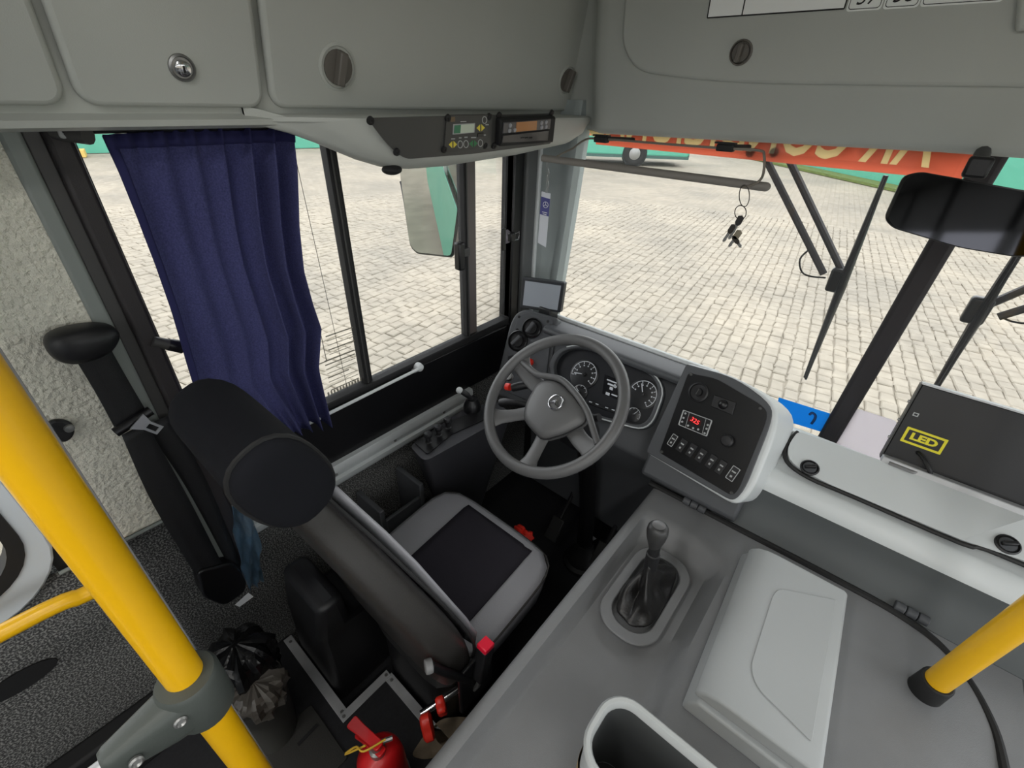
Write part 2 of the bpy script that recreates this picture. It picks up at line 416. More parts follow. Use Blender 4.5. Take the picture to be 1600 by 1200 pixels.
# fine heating wire line and printed notice on the rear pane
MB().tube([wf.p(.602, 1.56, -.0195), wf.p(.622, .78, -.0195)], .0008, 5).build('glass_crack_line', DARKG, win)
PRINT = mat('grey_glass_print', (150, 145, 132), .7)
dec = MB()
for k in range(13):
    z = .985 - k * .0155; w = .105 - (.03 if k in (4, 9) else 0)
    y0 = .555 + (.02 if k < 5 else 0)
    dec.box(wf.p(y0 + w / 2 + .01, z, -.0195), (w, .002 if k % 3 else .004, .0006), wf)
dec.box(wf.p(.572, .95, -.0195), (.0025, .09, .0006), wf); dec.box(wf.p(.61, .905, -.0195), (.13, .003, .0006), wf)
for k in range(12): dec.box(wf.p(.555 + k * .011, .79, -.0195), (.006, .012, .0006), wf)
d = dec.build('printed_notice', PRINT, win); d['label'] = 'small printed lines of notice on the glass'
MB().tube([wf.px(640, 560, -.0195)] + [wf.p(.2, .98, -.0195)], .0008, 4)
# sliding latches
lat = MB().box(wf.p(1.12, 1.13, .018), (.03, .1, .03), wf).build('window_latch', BLKS, win, bev=.006)
MB().box(wf.p(1.15, 1.135, .012), (.05, .03, .012), wf).build('latch_arm', DARKG, lat, bev=.003)
# ---- front side frame, A pillar
MB().bb(XW - .02, XW + .02, 1.412, 1.47, .5, 1.6).build('black_frame_post', BLKS, wall, bev=.006)
MB().bb(XW - .02, XW + .035, 1.468, 1.535, .5, 1.6).build('grey_frame_post', mat('dark_grey_post', (88, 90, 90), .5), wall, bev=.008)
MB().bb(XW - .02, XW + .045, 1.532, 1.552, .5, 1.6).build('pillar_bead', DASHG, wall, bev=.005)
ap = MB()
secs = []
for z, x1, yy in ((.70, -1.085, 1.60), (.9, -1.07, 1.60), (1.2, -1.045, 1.60), (1.45, -1.02, 1.585), (1.62, -1.0, 1.57)):
    secs.append([(XW + .0, 1.545, z), (XW + .05, 1.545, z), (XW + .07, 1.55, z), (x1 - .035, yy - .02, z), (x1 - .02, yy - .028, z), (x1, yy - .02, z), (x1 + .004, yy + .05, z), (XW, 1.66, z)])
ap.loft(secs).build('a_pillar_cover', mat('a_pillar_grey', (150, 158, 157), .5, bump=.05), wall, ang=60)
# ---- passenger window behind the driver (rounded white frame)
def rr2(y0, y1, z0, z1, r, n): return rrect(wf, y0, y1, z0, z1, r, n, 8)
win3 = struct(MB().ring(rr2(-1.62, -.148, .60, 1.55, .17, -.02), rr2(-1.54, -.185, .675, 1.5, .13, -.02), (.035, 0, 0)).build('window_3', mat('white_window_frame', (196, 202, 206), .4), bev=.006), 'passenger side window with rounded white frame behind the pole')
MB().ring(rr2(-1.545, -.18, .67, 1.505, .135, -.03), rr2(-1.515, -.205, .70, 1.48, .11, -.03), (.05, 0, 0)).build('gasket', RUB, win3)
MB().prism(rr2(-1.52, -.2, .695, 1.485, .11, -.03), (.003, 0, 0)).build('pane', GLASS, win3)
# ---- floors
fl1 = struct(MB().prism([(-1.25, -7, -.16), (1.3, -7, -.16), (1.3, .36, -.16), (-.80, .36, -.16), (-.80, .19, -.16), (-1.25, .19, -.16)], (0, 0, .04)).build('floor', FLOORM), 'dark speckled vinyl aisle floor behind the driver')
fl2 = struct(MB().bb(-1.25, 1.3, .10, 1.64, -.26, -.20).build('floor_driver', FLOORM), 'black sunken floor of the driver footwell')
def trim(n, a, b, w=.03):
    a = Vector(a); b = Vector(b); f = Fr(a, b - a, (b - a).cross(Vector((0, 0, 1))) * -1)
    L = (b - a).length
    o = MB().box(a + (b - a) / 2, (L, w, .004), Fr(a, b - a, Vector((0, 0, 1)).cross(b - a))).build('trim_%d' % n, ALU, None, bev=.001)
    struct(o, 'aluminium edge strip on the aisle floor step ' + ('beside the black box', 'along the notch', 'under the red levers')[n - 1])
    for k in (.06, .94):
        MB().lathe(a + (b - a) * k + Vector((0, 0, .002)), (0, 0, 1), [(0, 0), (.006, 0), (.005, .002), (0, .002)], 10).build('screw', STEEL, o)
trim(1, (-1.19, .185, -.117), (-.80, .185, -.117))
trim(2, (-.806, .17, -.115), (-.806, .36, -.115), .028)
trim(3, (-.80, .352, -.117), (-.46, .352, -.117))
# ---- front wall, windscreen
def WS(z): return 1.63 - (z - .7) * .03
frontw = struct(MB().bb(-1.25, 1.35, 1.6, 1.66, -.7, .60).build('wall_front', BLKM), 'black front bulkhead under the windscreen')
MB().bb(-1.26, 1.36, 1.662, 1.67, -.75, .60).build('exterior_panel', TEAL, frontw)
wsf = Fr((0, 1.63, .7), (1, 0, 0), (0, -.03, 1))     # u = x, v up the glass, normal points to the rear of the bus
ws = struct(MB().box(wsf.p(-.56, -.10, 0), (1.25, .05, .04), wsf).build('window_2', RUB), 'tall two piece windscreen with a black centre post')
MB().box(wsf.p(.72, -.10, 0), (1.2, .05, .04), wsf).build('lower_gasket', RUB, ws)
MB().box(wsf.p(-.525, .66, 0), (1.14, 1.5, .004), wsf).build('pane', GLASS, ws)
MB().box(wsf.p(.68, .66, 0), (1.2, 1.5, .004), wsf).build('pane', GLASS, ws)
cpf = Fr(wsf.p(.066, -.1, 0), (1, 0, -.03), wsf.V + wsf.U * .03)
cp = MB().box(cpf.p(0, .76, 0), (.056, 1.52, .035), cpf).build('centre_post', mat('centre_post_black', (38, 34, 36), .6), ws, bev=.012)
MB().tube([wsf.p(-1.085, .02, .005), wsf.p(-1.07, .5, .005), wsf.p(-1.04, .95, .005)], .014, 8).build('side_gasket', RUB, ws)
# ---- ceiling, right wall
ceil = struct(MB().bb(-1.25, 1.35, -7, 1.7, 2.15, 2.2).build('ceiling', GREY), 'grey moulded bus ceiling')
wr = struct(MB().bb(1.3, 1.35, -7, .4, -.4, .75).build('wall_right', CARP), 'carpeted side wall on the door side')
for y0, y1 in ((.3, .45), (-.75, -.6), (-2.2, -2.05), (-3.9, -3.7), (-5.4, -5.2), (1.55, 1.66)): MB().bb(1.3, 1.35, y0, y1, -.2, 2.15).build('pillar', GREY, wr)
MB().bb(1.3, 1.35, -7, 1.66, 1.62, 2.15).build('upper_wall', GREY, wr)
struct(MB().bb(-1.25, 1.35, -7.05, -7, -.4, 2.15).build('wall_rear', GREY), 'grey rear bulkhead of the bus saloon')

# ---- added unseen fill lights: two ceiling rows behind the driver, brightening the cab
FILL = mat('fill_diffuser', (250, 250, 248), .5, emit=3.0)
def added_fill_light(x, y, w=.14, l=.85, power=5.0):
    k = round((-.35 - y) / 1.1); t = thing('added_fill_light', 'added unseen ceiling fill light, %s from the driver in the %s row' % (('nearest', 'second', 'third', 'fourth', 'fifth', 'farthest')[k], 'window side' if x < 0 else 'door side'), 'fill light', (x, y, 2.15), 'added ceiling fill lights')
    MB().bb(x - w / 2 - .015, x + w / 2 + .015, y - l / 2 - .015, y + l / 2 + .015, 2.125, 2.149).build('fill_housing', DASHG, t, bev=.006)
    MB().bb(x - w / 2, x + w / 2, y - l / 2, y + l / 2, 2.119, 2.126).build('fill_diffuser', FILL, t)
    ld = bpy.data.lights.new('fill_light', 'AREA'); ld.shape = 'RECTANGLE'; ld.size = w; ld.size_y = l; ld.energy = power; ld.color = (1, .985, .96)
    lo = bpy.data.objects.new('fill_light', ld); col.objects.link(lo); lo.location = (x, y, 2.116); attach(lo, t)
for yy in (-.35, -1.45, -2.55, -3.65, -4.75, -5.85):
    for xx in (-.42, .52): added_fill_light(xx, yy)

# ================================================================== OVERHEAD LOCKERS, HEADER
BRN = mat('taupe_knob', (98, 94, 88), .5)
def twist_knob(fr, u, v, par, r=.024, ang=75, recess=True):
    k = MB().lathe(fr.p(u, v, -.004), fr.N, [(0, 0), (r * 1.25, 0), (r * 1.25, .007), (r * 1.1, .009), (r * 1.02, .004), (0, .004)], 24).build('latch_cup', BRN if not recess else GREY, par)
    MB().lathe(fr.p(u, v, 0), fr.N, [(0, 0), (r * .92, 0), (r * .92, .006), (0, .006)], 22).build('latch_dial', BRN, k)
    a = math.radians(ang); f2 = Fr(fr.p(u, v), fr.U * math.cos(a) + fr.V * math.sin(a), fr.V * math.cos(a) - fr.U * math.sin(a))
    MB().box(f2.p(0, 0, .014), (r * 1.75, r * .5, .02), f2).build('latch_grip', BRN, k, bev=.003)
    return k
LIPX, LIPZ, CK = -1.08, 1.572, .25
cf = Fr((LIPX, 0, LIPZ), (0, 1, 0), (CK, 0, 1))        # face of the side lockers, u = y, v up, normal into the cab
ovh = thing('overhead_side_locker', "grey moulded overhead locker row above the driver's side window", 'locker', (XW, .6, 1.56))
pr_ = [(0, -.012), (.004, .0), (0, .012)]
secs = []
for y in (-2.0, 1.64):
    secs.append([(XW, y, 1.55), (LIPX - .008, y, 1.55), (LIPX + .01, y, 1.556), (LIPX + .012, y, 1.566), (LIPX - .01, y, 1.575), (LIPX - .02 + CK * .1, y, 1.68), (LIPX - .02 + CK * .58, y, 2.15), (XW, y, 2.15)])
MB().loft(secs).build('locker_body', GREY, ovh, ang=30)
def door(fr, y0, y1, v0, v1, r, par, nm='locker_door', th=.022):
    o = MB().prism(rrect(fr, y0, y1, v0, v1, r, -.02), fr.N * th).build(nm, GREY, par, bev=.009, seg=3)
    return o
d1 = door(cf, -.75, .185, .012, .56, .03, ovh)
d2 = door(cf, .197, .492, .012, .56, .03, ovh)
d3 = door(cf, .506, 1.585, .012, .56, .03, ovh)
u, v = cf.uv(283, 105)
lk = MB().lathe(cf.p(u, v, 0), cf.N, [(0, 0), (.021, 0), (.021, .006), (.018, .009), (.016, .005), (0, .005)], 24).build('lock_ring', STEEL, d2)
MB().lathe(cf.p(u, v, .004), cf.N, [(0, 0), (.0125, 0), (.0125, .006), (.010, .008), (0, .008)], 20).build('lock_barrel', CHROME, d2)
MB().box(cf.p(u, v, .0125), (.003, .010, .002), cf).build('key_slot', BLKM, d2)
for x, y in ((527, 105), (885, 125)):
    u, v = cf.uv(x, y); twist_knob(cf, u, v, d3, .036, 80)
# curtain rail bracket end under the lip
br = MB().tube([(XW + .03, .165, 1.545), (XW + .075, .20, 1.54)], .014, 10).build('curtain_bracket', DARKG, ovh)
# ---- radio pod below the lockers
pod = thing('overhead_radio_pod', 'grey overhead pod holding the radio and climate panel above the side window', 'console', (XW, .95, 1.47))
path = [(.45, .02), (.48, .07), (.53, .2), (.59, .42), (.66, .72), (.72, .9), (.78, .98), (.9, 1.0), (1.2, 1.0), (1.46, .95), (1.56, .8)]
secs = []
for y, k in path:
    xo = -1.085 + .14 * min(1, k * 1.05); zb = 1.56 - .105 * k
    if y > 1.0: zb += .03 * (y - 1.0) / .5
    zt = 1.574
    secs.append([(XW, y, zb + .02), (XW, y, zt), (xo - .012, y, zt), (xo - .002, y, zt - .004), (xo, y, zt - .012), (xo - .022 * k, y, zb + .03), (xo - .034 * k, y, zb + .012), (xo - .055 * k, y, zb + .003), (xo - .09 * k, y, zb)])
MB().loft(secs).build('pod_shell', GREY, pod, ang=50)
pf = Fr((-.946, 0, 1.562), (0, 1, 0), (.31, 0, 1))
def P2(fr, pts, n=0): return [fr.px(x, y, n) for x, y in pts]
fp = MB().prism(rpoly(P2(pf, [(573, 184), (862, 177), (860, 224), (735, 240), (632, 248), (606, 228)], .001), [.006, .006, .012, 0, .02, .05]), pf.N * .003).build('face_plate', DGREY, pod)
cpnl = MB().prism(P2(pf, [(697, 179), (768, 178), (766, 229), (692, 237)], .004), pf.N * .004).build('climate_panel', mat('climate_panel_grey', (62, 62, 60), .5), pod, bev=.001)
def lab(fr, x, y, n): return fr.px(x, y, n)
scr = MB().prism(P2(pf, [(708, 194), (742, 192), (741, 207), (707, 210)], .008), pf.N * .001).build('display_bezel', GREYTXT, cpnl)
MB().prism(P2(pf, [(710, 196), (720, 195), (719, 208), (709, 208.5)], .0092), pf.N * .0006).build('display_dark_part', mat('lcd_green', (40, 120, 84), .3), cpnl)
MB().prism(P2(pf, [(720, 195), (741, 193.5), (740, 206.5), (719, 208)], .0092), pf.N * .0006).build('display', mat('lcd_pale', (196, 208, 190), .3), cpnl)
YP = mat('yellow_print', (226, 208, 66), .5); GP = mat('green_print', (40, 120, 70), .5)
def tri_pair(x, y, m, w=6.5, h=5.5):
    b = MB(); b.prism(P2(pf, [(x - w, y), (x - 1, y - h), (x - 1, y + h)], .008), pf.N * .0006); b.prism(P2(pf, [(x + w, y - .5), (x + 1, y + h - .5), (x + 1, y - h - .5)], .008), pf.N * .0006)
    b.build('arrow_key', m, cpnl)
tri_pair(707.5, 226, YP); tri_pair(751, 200, YP); tri_pair(739.5, 224.5, GP)
def oval(x, y, rx=4.2, ry=6.2):
    o = [pf.px(x + rx * math.cos(a * PI / 10), y + ry * math.sin(a * PI / 10), .008) for a in range(20)]; i = [pf.px(x + rx * .75 * math.cos(a * PI / 10), y + ry * .8 * math.sin(a * PI / 10), .008) for a in range(20)]
    MB().ring(o, i, pf.N * .0006).build('round_key', GREYTXT, cpnl)
oval(719, 225.5); oval(728, 225); oval(750.5, 223.5, 4, 6); oval(757, 187.5, 4, 6)
MB().prism(P2(pf, [(746, 208.5), (755, 207.5), (755, 213), (746, 214)], .008), pf.N * .002).build('socket', BLKS, cpnl)
for x, y, w in ((708, 217, 6), (719, 215.5, 4), (728, 214.5, 5), (740, 215, 8), (724, 190, 9), (761, 195, 5), (757, 211, 4)): MB().prism(P2(pf, [(x - w / 2, y - .8), (x + w / 2, y - 1), (x + w / 2, y + .6), (x - w / 2, y + .8)], .008), pf.N * .0004).build('key_caption', GREYTXT, cpnl)
MB().prism(P2(pf, [(704, 183), (711, 182.6), (711, 190), (704, 190.6)], .008), pf.N * .0004).build('maker_mark', mat('bronze_print', (108, 88, 60), .5), cpnl)
for x, y in ((578, 188), (619, 237), (699, 184), (693, 233), (763, 182), (757, 227), (771, 227.5), (779, 180), (861, 176)):
    MB().lathe(pf.px(x, y, .004), pf.N, [(0, 0), (.009, 0), (.008, .005), (.004, .006), (0, .004)], 12).build('screw', BLKM, pod)
rad = thing('car_radio', 'black car radio with amber display in the overhead pod', 'radio', pf.px(818, 200, 0))
MB().prism(P2(pf, [(774, 182), (861, 178), (857, 219), (772, 225)], .003), pf.N * .022).build('chassis', BLKM, rad, bev=.006)
MB().prism(P2(pf, [(786, 191), (860, 185), (858, 201), (784, 208)], .025), pf.N * .004).build('control_strip', mat('radio_grey', (84, 82, 84), .35), rad, bev=.002)
MB().prism(P2(pf, [(807, 191), (839, 188.5), (838, 203), (806, 206)], .0292), pf.N * .001).build('amber_display', mat('amber_lcd', (176, 118, 62), .3), rad)
MB().prism(P2(pf, [(785, 211), (857, 203), (855, 219), (783, 223)], .025), pf.N * .003).build('cassette_flap', mat('radio_dark', (58, 56, 58), .3), rad, bev=.002)
for x in (816, 822, 829): MB().prism(P2(pf, [(x - 2.5, 214.6), (x + 2.5, 214), (x + 2.5, 215.6), (x - 2.5, 216.2)], .028), pf.N * .001).build('preset_mark', BLKM, rad)
for x, y in ((796, 204), (804, 203), (846, 192), (853, 191), (846, 199), (853, 198), (797, 196)):
    MB().lathe(pf.px(x, y, .029), pf.N, [(0, 0), (.006, 0), (.005, .003), (0, .003)], 10).build('radio_button', mat('radio_button_grey', (150, 152, 158), .3), rad)
MB().ell((-1.0, .73, 1.462), .022, .026, .012).build('map_light', BLKM, pod)
# ---- header above the windscreen
HY0, HZ0, HY1, HZ1 = 1.50, 1.53, 1.455, 1.665
hdr = thing('windscreen_header', 'grey moulded header panel above the windscreen', 'header', (.1, 1.55, 1.53))
secs = []
def hsec(x, dy):
    HZ0 = 1.53 + .022 * max(0, min(1, x + .92))
    return [(x, 1.66, HZ0 - .004), (x, HY0 + .02 + dy, HZ0 - .004), (x, HY0 + dy, HZ0 + .004), (x, HY0 - .006 + dy, HZ0 + .016), (x, HY1 + .006 + dy, HZ1 - .01), (x, HY1 + dy, HZ1), (x, HY1 - .06 + dy, 2.15), (x, 1.66, 2.15)]
for x, dy in ((-1.10, .10), (-1.02, .10), (-.985, .095), (-.955, .075), (-.935, .045), (-.915, .018), (-.89, .003), (-.86, 0), (0, 0), (1.29, 0)): secs.append(hsec(x, dy))
MB().loft(secs).build('header_shell', GREY, hdr, ang=50)
hf = Fr((0, HY1, HZ1), (1, 0, 0), (0, -.06, .495))
hd = MB().prism(rpoly([hf.p(-.82, .47, -.01), hf.p(-.815, .09, -.01), hf.p(-.755, .03, -.01), hf.p(-.5, .005, -.01), hf.p(1.25, .005, -.01), hf.p(1.25, .47, -.01)], [.02, .04, .05, .2, .03, .02], 6), hf.N * .022).build('header_door', GREY, hdr, bev=.008, seg=3)
u, v = hf.uv(1158, 82, .012)
kf = Fr(hf.p(0, 0, .012), hf.U, hf.V); twist_knob(kf, u, v, hd, .022, 82, False)
# stickers
st = MB().prism([hf.px(x, y, .0122) for x, y in ((1105, 28), (1319, 13.5))] + [hf.px(1319, 13.5, .0122) + hf.V * .11, hf.px(1105, 28, .0122) + hf.V * .13], hf.N * .0006).build('notice_plate', mat('notice_white', (246, 248, 246), .5), hdr)
bl = MB()
a = hf.px(1105, 28, .0129); b = hf.px(1319, 13.5, .0129); a2 = hf.px(1159, 24.3, .0129)
for p, q in ((a, b), (a, a + hf.V * .13), (b, b + hf.V * .11), (a2, a2 + hf.V * .125)):
    f2 = Fr(p, q - p, hf.N.cross(q - p)); bl.box((p + q) / 2, ((q - p).length, .0028, .0005), f2)
bl.build('plate_border', BLKM, hdr)
SEATN = mat('number_plate_white', (236, 240, 236), .5)
for x0, x1, y0, y1, t in ((1321, 1376, 18.5, 15.0, '37'), (1378, 1434, 15, 11.5, '38'), (1436, 1566, 11, 3, '')):
    p0 = hf.px(x0, y0, .0122); p1 = hf.px(x1, y1, .0122)
    u0, v0 = hf.uv(x0, y0, .0122); u1, v1 = hf.uv(x1, y1, .0122)
    o = MB().prism(rrect(hf, u0, u1, min(v0, v1), v0 + .06, .006, .0122), hf.N * .0006).build('number_plate', SEATN, hdr)
    MB().ring(rrect(hf, u0 + .003, u1 - .003, min(v0, v1) + .003, v0 + .057, .006, .0129), rrect(hf, u0 + .0042, u1 - .0042, min(v0, v1) + .0042, v0 + .0558, .005, .0129), hf.N * .0003).build('plate_border', BLKM, o)
    if t: text(t, hf, (u0 + u1) / 2, v0 + .022, .038, BLKM, 'number_' + ('thirty_seven' if t == '37' else 'thirty_eight'), o, .0131, shear=.3)
MB().prism([hf.px(x, y, .0122) for x, y in ((1585, 50), (1625, 44))] + [hf.px(1630, -20, .0122), hf.px(1592, -20, .0122)], hf.N * .018).build('raised_fitting', GREY, hdr, bev=.006)
# mirror-written banner stuck on the outside of the glass
bf = Fr(wsf.p(0, 0, -.004), wsf.U, wsf.V)
SIGN = mat('red_banner_film', (242, 166, 142), .6, trans=.75)
u0, v0 = bf.uv(930, 234); u1, v1 = bf.uv(1508, 270)
v0 = (v0 + v1) / 2
BH = .17
ban = MB().box(bf.p((u0 + u1) / 2, v0 + BH / 2, 0), (u1 - u0, BH, .001), bf).build('windscreen_banner', SIGN)
tag(ban, 'red banner strip with pale reversed lettering along the windscreen top', 'banner')
LET = mat('cream_letter_film', (246, 232, 196), .6, trans=.75)
tw = bf.uv(1450, 260)[0] - bf.uv(880, 230)[0]; tu = bf.uv(1450, 260)[0] - tw / 2
cut = text('AR CONDICIONADO', bf, tu, v0 + .075, .17, LET, 'cutter', None, 0, mirror=True, bold=.003, width=tw, depth=.01)
bo = ban.modifiers.new('letters', 'BOOLEAN'); bo.object = cut; bo.operation = 'DIFFERENCE'; bo.solver = 'EXACT'
dg = bpy.context.evaluated_depsgraph_get(); nm_ = bpy.data.meshes.new_from_object(ban.evaluated_get(dg))
if len(nm_.polygons) > 20:
    old = ban.data; ban.modifiers.clear(); ban.data = nm_
else: ban.modifiers.clear()
bpy.data.objects.remove(cut)
text('AR CONDICIONADO', bf, tu, v0 + .075, .17, LET, 'banner_lettering', ban, 0, mirror=True, bold=.003, width=tw, depth=.0005)

# ================================================================== DASHBOARD
dash = thing('dashboard', "driver's dashboard with gauges, rotary vents and switch console", 'dashboard', (-.6, 1.4, .2))
# driver binnacle body: one profile drawn along the bus width
def ext(prof, xs, name, m, par, ang=35, bev=0, shift=None):
    return MB().loft([[(x, y + (shift(x)[0] if shift else 0), z + (shift(x)[1] if shift else 0)) for y, z in prof] for x in xs]).build(name, m, par, ang=ang, bev=bev)
ext([(1.61, .72), (1.49, .80), (1.46, .845), (1.44, .852), (1.35, .862), (1.335, .86), (1.325, .852), (1.33, .835), (1.40, .80), (1.60, .6)], (-.94, -.36), 'binnacle_hood', CHAR, dash, bev=.006)
ext([(1.60, .70), (1.49, .80), (1.46, .848), (1.468, .857), (1.49, .852), (1.60, .73)], (-1.02, -.30), 'dash_top_edge', DASHG, dash, bev=.004)
ext([(1.40, .83), (1.345, .79), (1.235, .632), (1.205, .60), (1.20, .585), (1.23, .50), (1.29, .40), (1.32, .05), (1.6, .05), (1.6, .70)], (-.94, -.33), 'binnacle_body', CHAR, dash, bev=.006)
clf = Fr((-.64, 1.2956, .7178), (1, 0, 0), (0, .10, .14))
outl = [(868, 572), (880, 552), (905, 545), (945, 553), (1022, 588), (1034, 612), (1018, 656), (1002, 667), (885, 636)]
oo = rpoly(P2(clf, outl, .0), [.03] * 9, 3); cc = sum(oo, Vector()) / len(oo)
pnl = MB().prism(oo, clf.N * .004).build('instrument_cluster', mat('cluster_black', (30, 31, 35), .3), dash)
bez = MB().ring([cc + (q - cc) * 1.10 for q in oo], [cc + (q - cc) * .995 for q in oo], clf.N * .028).build('cluster_bezel', CHAR, dash, bev=.004)
MB().tube([cc + (q - cc) * 1.075 + clf.N * .029 for q in oo[8:]] , .0025, 6).build('bezel_silver_edge', DASHG, bez)  # pale silver rim edge running round the cluster bezel
CW = mat('gauge_print', (205, 208, 214), .5)
def gauge(x, y, rpx, a0, a1, nt, needle, nm='gauge'):
    c = clf.px(x, y, .005); R = (clf.px(x + rpx, y, .005) - c).length
    f2 = Fr(c, clf.U, clf.V)
    g = MB().lathe(c, clf.N, [(0, 0), (R * 1.12, 0), (R * 1.12, .002), (R * 1.05, .003), (0, .001)], 32).build(nm, mat('gauge_face', (22, 23, 26), .35), pnl)
    arc = [f2.p(R * math.cos(math.radians(a0 + (a1 - a0) * k / 24)), R * math.sin(math.radians(a0 + (a1 - a0) * k / 24)), .004) for k in range(25)]
    arci = [f2.p(R * .95 * math.cos(math.radians(a0 + (a1 - a0) * k / 24)), R * .95 * math.sin(math.radians(a0 + (a1 - a0) * k / 24)), .004) for k in range(25)]
    b = MB(); b.loft([arc, arci], False, False)
    for k in range(nt):
        a = math.radians(a0 + (a1 - a0) * k / (nt - 1)); f3 = Fr(f2.p(0, 0, .004), f2.U * math.cos(a) + f2.V * math.sin(a), f2.V * math.cos(a) - f2.U * math.sin(a))
        b.box(f3.p(R * .86, 0, 0), (R * .18, R * .05, .0006), f3)
        if nt > 6: b.box(f3.p(R * .66, 0, 0), (R * .1, R * .1, .0006), f3)
    b.build('gauge_marks', CW, g)
    a = math.radians(needle); f3 = Fr(f2.p(0, 0, .006), f2.U * math.cos(a) + f2.V * math.sin(a), f2.V * math.cos(a) - f2.U * math.sin(a))
    MB().box(f3.p(R * .38, 0, 0), (R * .8, R * .07, .0015), f3).build('needle', CW, g)
    MB().lathe(c, clf.N, [(0, 0), (R * .14, 0), (R * .14, .009), (0, .01)], 14).build('needle_cap', BLKS, g)
gauge(913, 585, 20, 200, -30, 9, 193)
gauge(1005, 616, 22, 170, -50, 9, 120)
gauge(906, 613, 11, 180, 20, 5, 150)
gauge(990, 648, 11, 150, -20, 5, 60)
dsp = MB().prism(P2(clf, [(945, 585), (970, 595), (966, 625), (941, 615)], .005), clf.N * .001).build('trip_display', mat('lcd_black', (18, 18, 22), .2), pnl)
for x0, y0, w, h in ((949, 592, 15, 3), (950, 598, 14, 4), (953, 604, 5, 7), (947, 612, 6, 7), (956, 615, 9, 3), (960, 600, 3, 9)):
    MB().prism(P2(clf, [(x0, y0), (x0 + w, y0 + w * .4), (x0 + w - 1, y0 + w * .4 + h * .6), (x0 - 1, y0 + h * .6)], .0062), clf.N * .0005).build('display_segment', CW, dsp)
MB().prism(P2(clf, [(958, 572), (964, 574), (963, 580), (957, 578)], .005), clf.N * .0015).build('warning_lamp', mat('red_lamp', (190, 30, 40), .4, emit=.15), pnl)
ks = MB().prism(P2(clf, [(918, 625), (970, 643), (968, 649), (916, 630)], .005), clf.N * .006).build('key_strip', BLKS, pnl, bev=.002)
for x, y in ((923, 628), (933, 631.5), (948, 637), (958, 640.5)): MB().prism(P2(clf, [(x - 2, y - 1.5), (x + 2.5, y), (x + 2, y + 1.5), (x - 2.5, y)], .0112), clf.N * .0005).build('key_mark', CW, ks)
# ---- left pod with rotary vents / light switch
lpf = Fr((-1.0, 1.30, .755), (1, .12, 0), (0, .16, .25))
lout = [(797, 505), (806, 489), (822, 482), (872, 497), (858, 600), (838, 640), (770, 615)]
lo = rpoly(P2(lpf, lout, 0), [.03, .02, .02, .015, .01, .02, .03])
lp = MB().prism(lo, lpf.N * -.2).build('vent_pod', CHAR, dash, bev=.008, seg=3)
li = rpoly(P2(lpf, [(806, 508), (812, 494), (824, 488), (865, 499), (853, 598), (836, 630), (778, 607)], .001), [.02, .015, .015, .012, .01, .02, .02])
MB().prism(li, lpf.N * .004).build('pod_face', mat('pod_face_charcoal', (70, 72, 76), .5, bump=.1), lp, bev=.0015)
def rotary(fr, x, y, rpx, par, ang=60, n=.005):
    c = fr.px(x, y, n); R = (fr.px(x + rpx, y, n) - c).length
    k = MB().lathe(c, fr.N, [(0, 0), (R, 0), (R, .010), (R * .92, .013), (R * .82, .006), (R * .6, .005), (0, .004)], 28).build('rotary_knob', BLKS, par)
    a = math.radians(ang); f2 = Fr(c, fr.U * math.cos(a) + fr.V * math.sin(a), fr.V * math.cos(a) - fr.U * math.sin(a))
    MB().lathe(c + fr.N * .004, fr.N, [(0, 0), (R * .62, 0), (R * .58, .01), (0, .011)], 22).build('knob_dial', BLK, k)
    MB().box(f2.p(0, 0, .020), (R * 1.15, R * .3, .02), f2).build('knob_grip', CHAR, k, bev=.003)
rotary(lpf, 832, 513, 15, lp, 70); rotary(lpf, 810, 533, 15, lp, 60)
for x, y in ((811, 495), (808, 515), (856, 502)): MB().lathe(lpf.px(x, y, .005), lpf.N, [(0, 0), (.006, 0), (.005, .002), (0, .002)], 10).build('screw', BLKM, lp)
MB().prism(P2(lpf, [(795, 557), (803, 555), (803, 562), (794, 563)], .005), lpf.N * .005).build('small_switch', BLKS, lp)
MB().prism(P2(lpf, [(800, 552), (836, 562), (834, 568), (799, 558)], .005), lpf.N * .001).build('pod_print', GREYTXT, lp) if False else None
MB().lathe(lpf.px(829, 566, .005), lpf.N, [(0, 0), (.014, 0), (.014, .016), (.010, .022), (0, .022)], 16).build('hazard_button', RED, lp)
# ---- right switch console
swf = Fr((-.357, 1.15, .675), (.263, -.06, -.013), (0, .15, .258))
so = rpoly(P2(swf, [(1073, 567), (1150, 588), (1213, 628), (1216, 668), (1176, 768), (1150, 792), (1008, 707)], 0), [.012, .06, .07, .06, .05, .03, .02])
sc = MB().prism(so, swf.N * -.22).build('switch_console', DASHG, dash, bev=.015, seg=4)
si = rpoly(P2(swf, [(1073, 569), (1148, 590), (1205, 630), (1208, 655), (1165, 765), (1146, 784), (1010, 706)], .0), [.01, .05, .06, .05, .05, .02, .01])
MB().prism(si, swf.N * .005).build('console_bezel', CHAR, sc, bev=.003)
sp = rpoly(P2(swf, [(1076, 583), (1120, 592), (1195, 636), (1200, 652), (1153, 768), (1143, 774), (1031, 707)], .005), [.01, .02, .03, .04, .03, .01, .006])
face = MB().prism(sp, swf.N * .003).build('console_face', mat('console_black', (13, 13, 15), .3), sc)
n0 = .008
c = swf.px(1092, 613, n0); R = (swf.px(1108, 613, n0) - c).length
ig = MB().lathe(c, swf.N, [(0, 0), (R, 0), (R, .006), (R * .85, .008), (R * .8, .002), (0, .001)], 28).build('ignition_ring', BLK, face)
MB().lathe(c, swf.N, [(0, 0), (R * .45, 0), (R * .4, .012), (0, .012)], 18).build('ignition_barrel', BLKS, ig)
MB().box(Fr(c, swf.U, swf.V).p(0, 0, .013), (.003, R * .6, .001), swf).build('key_slot', DGREY, ig)
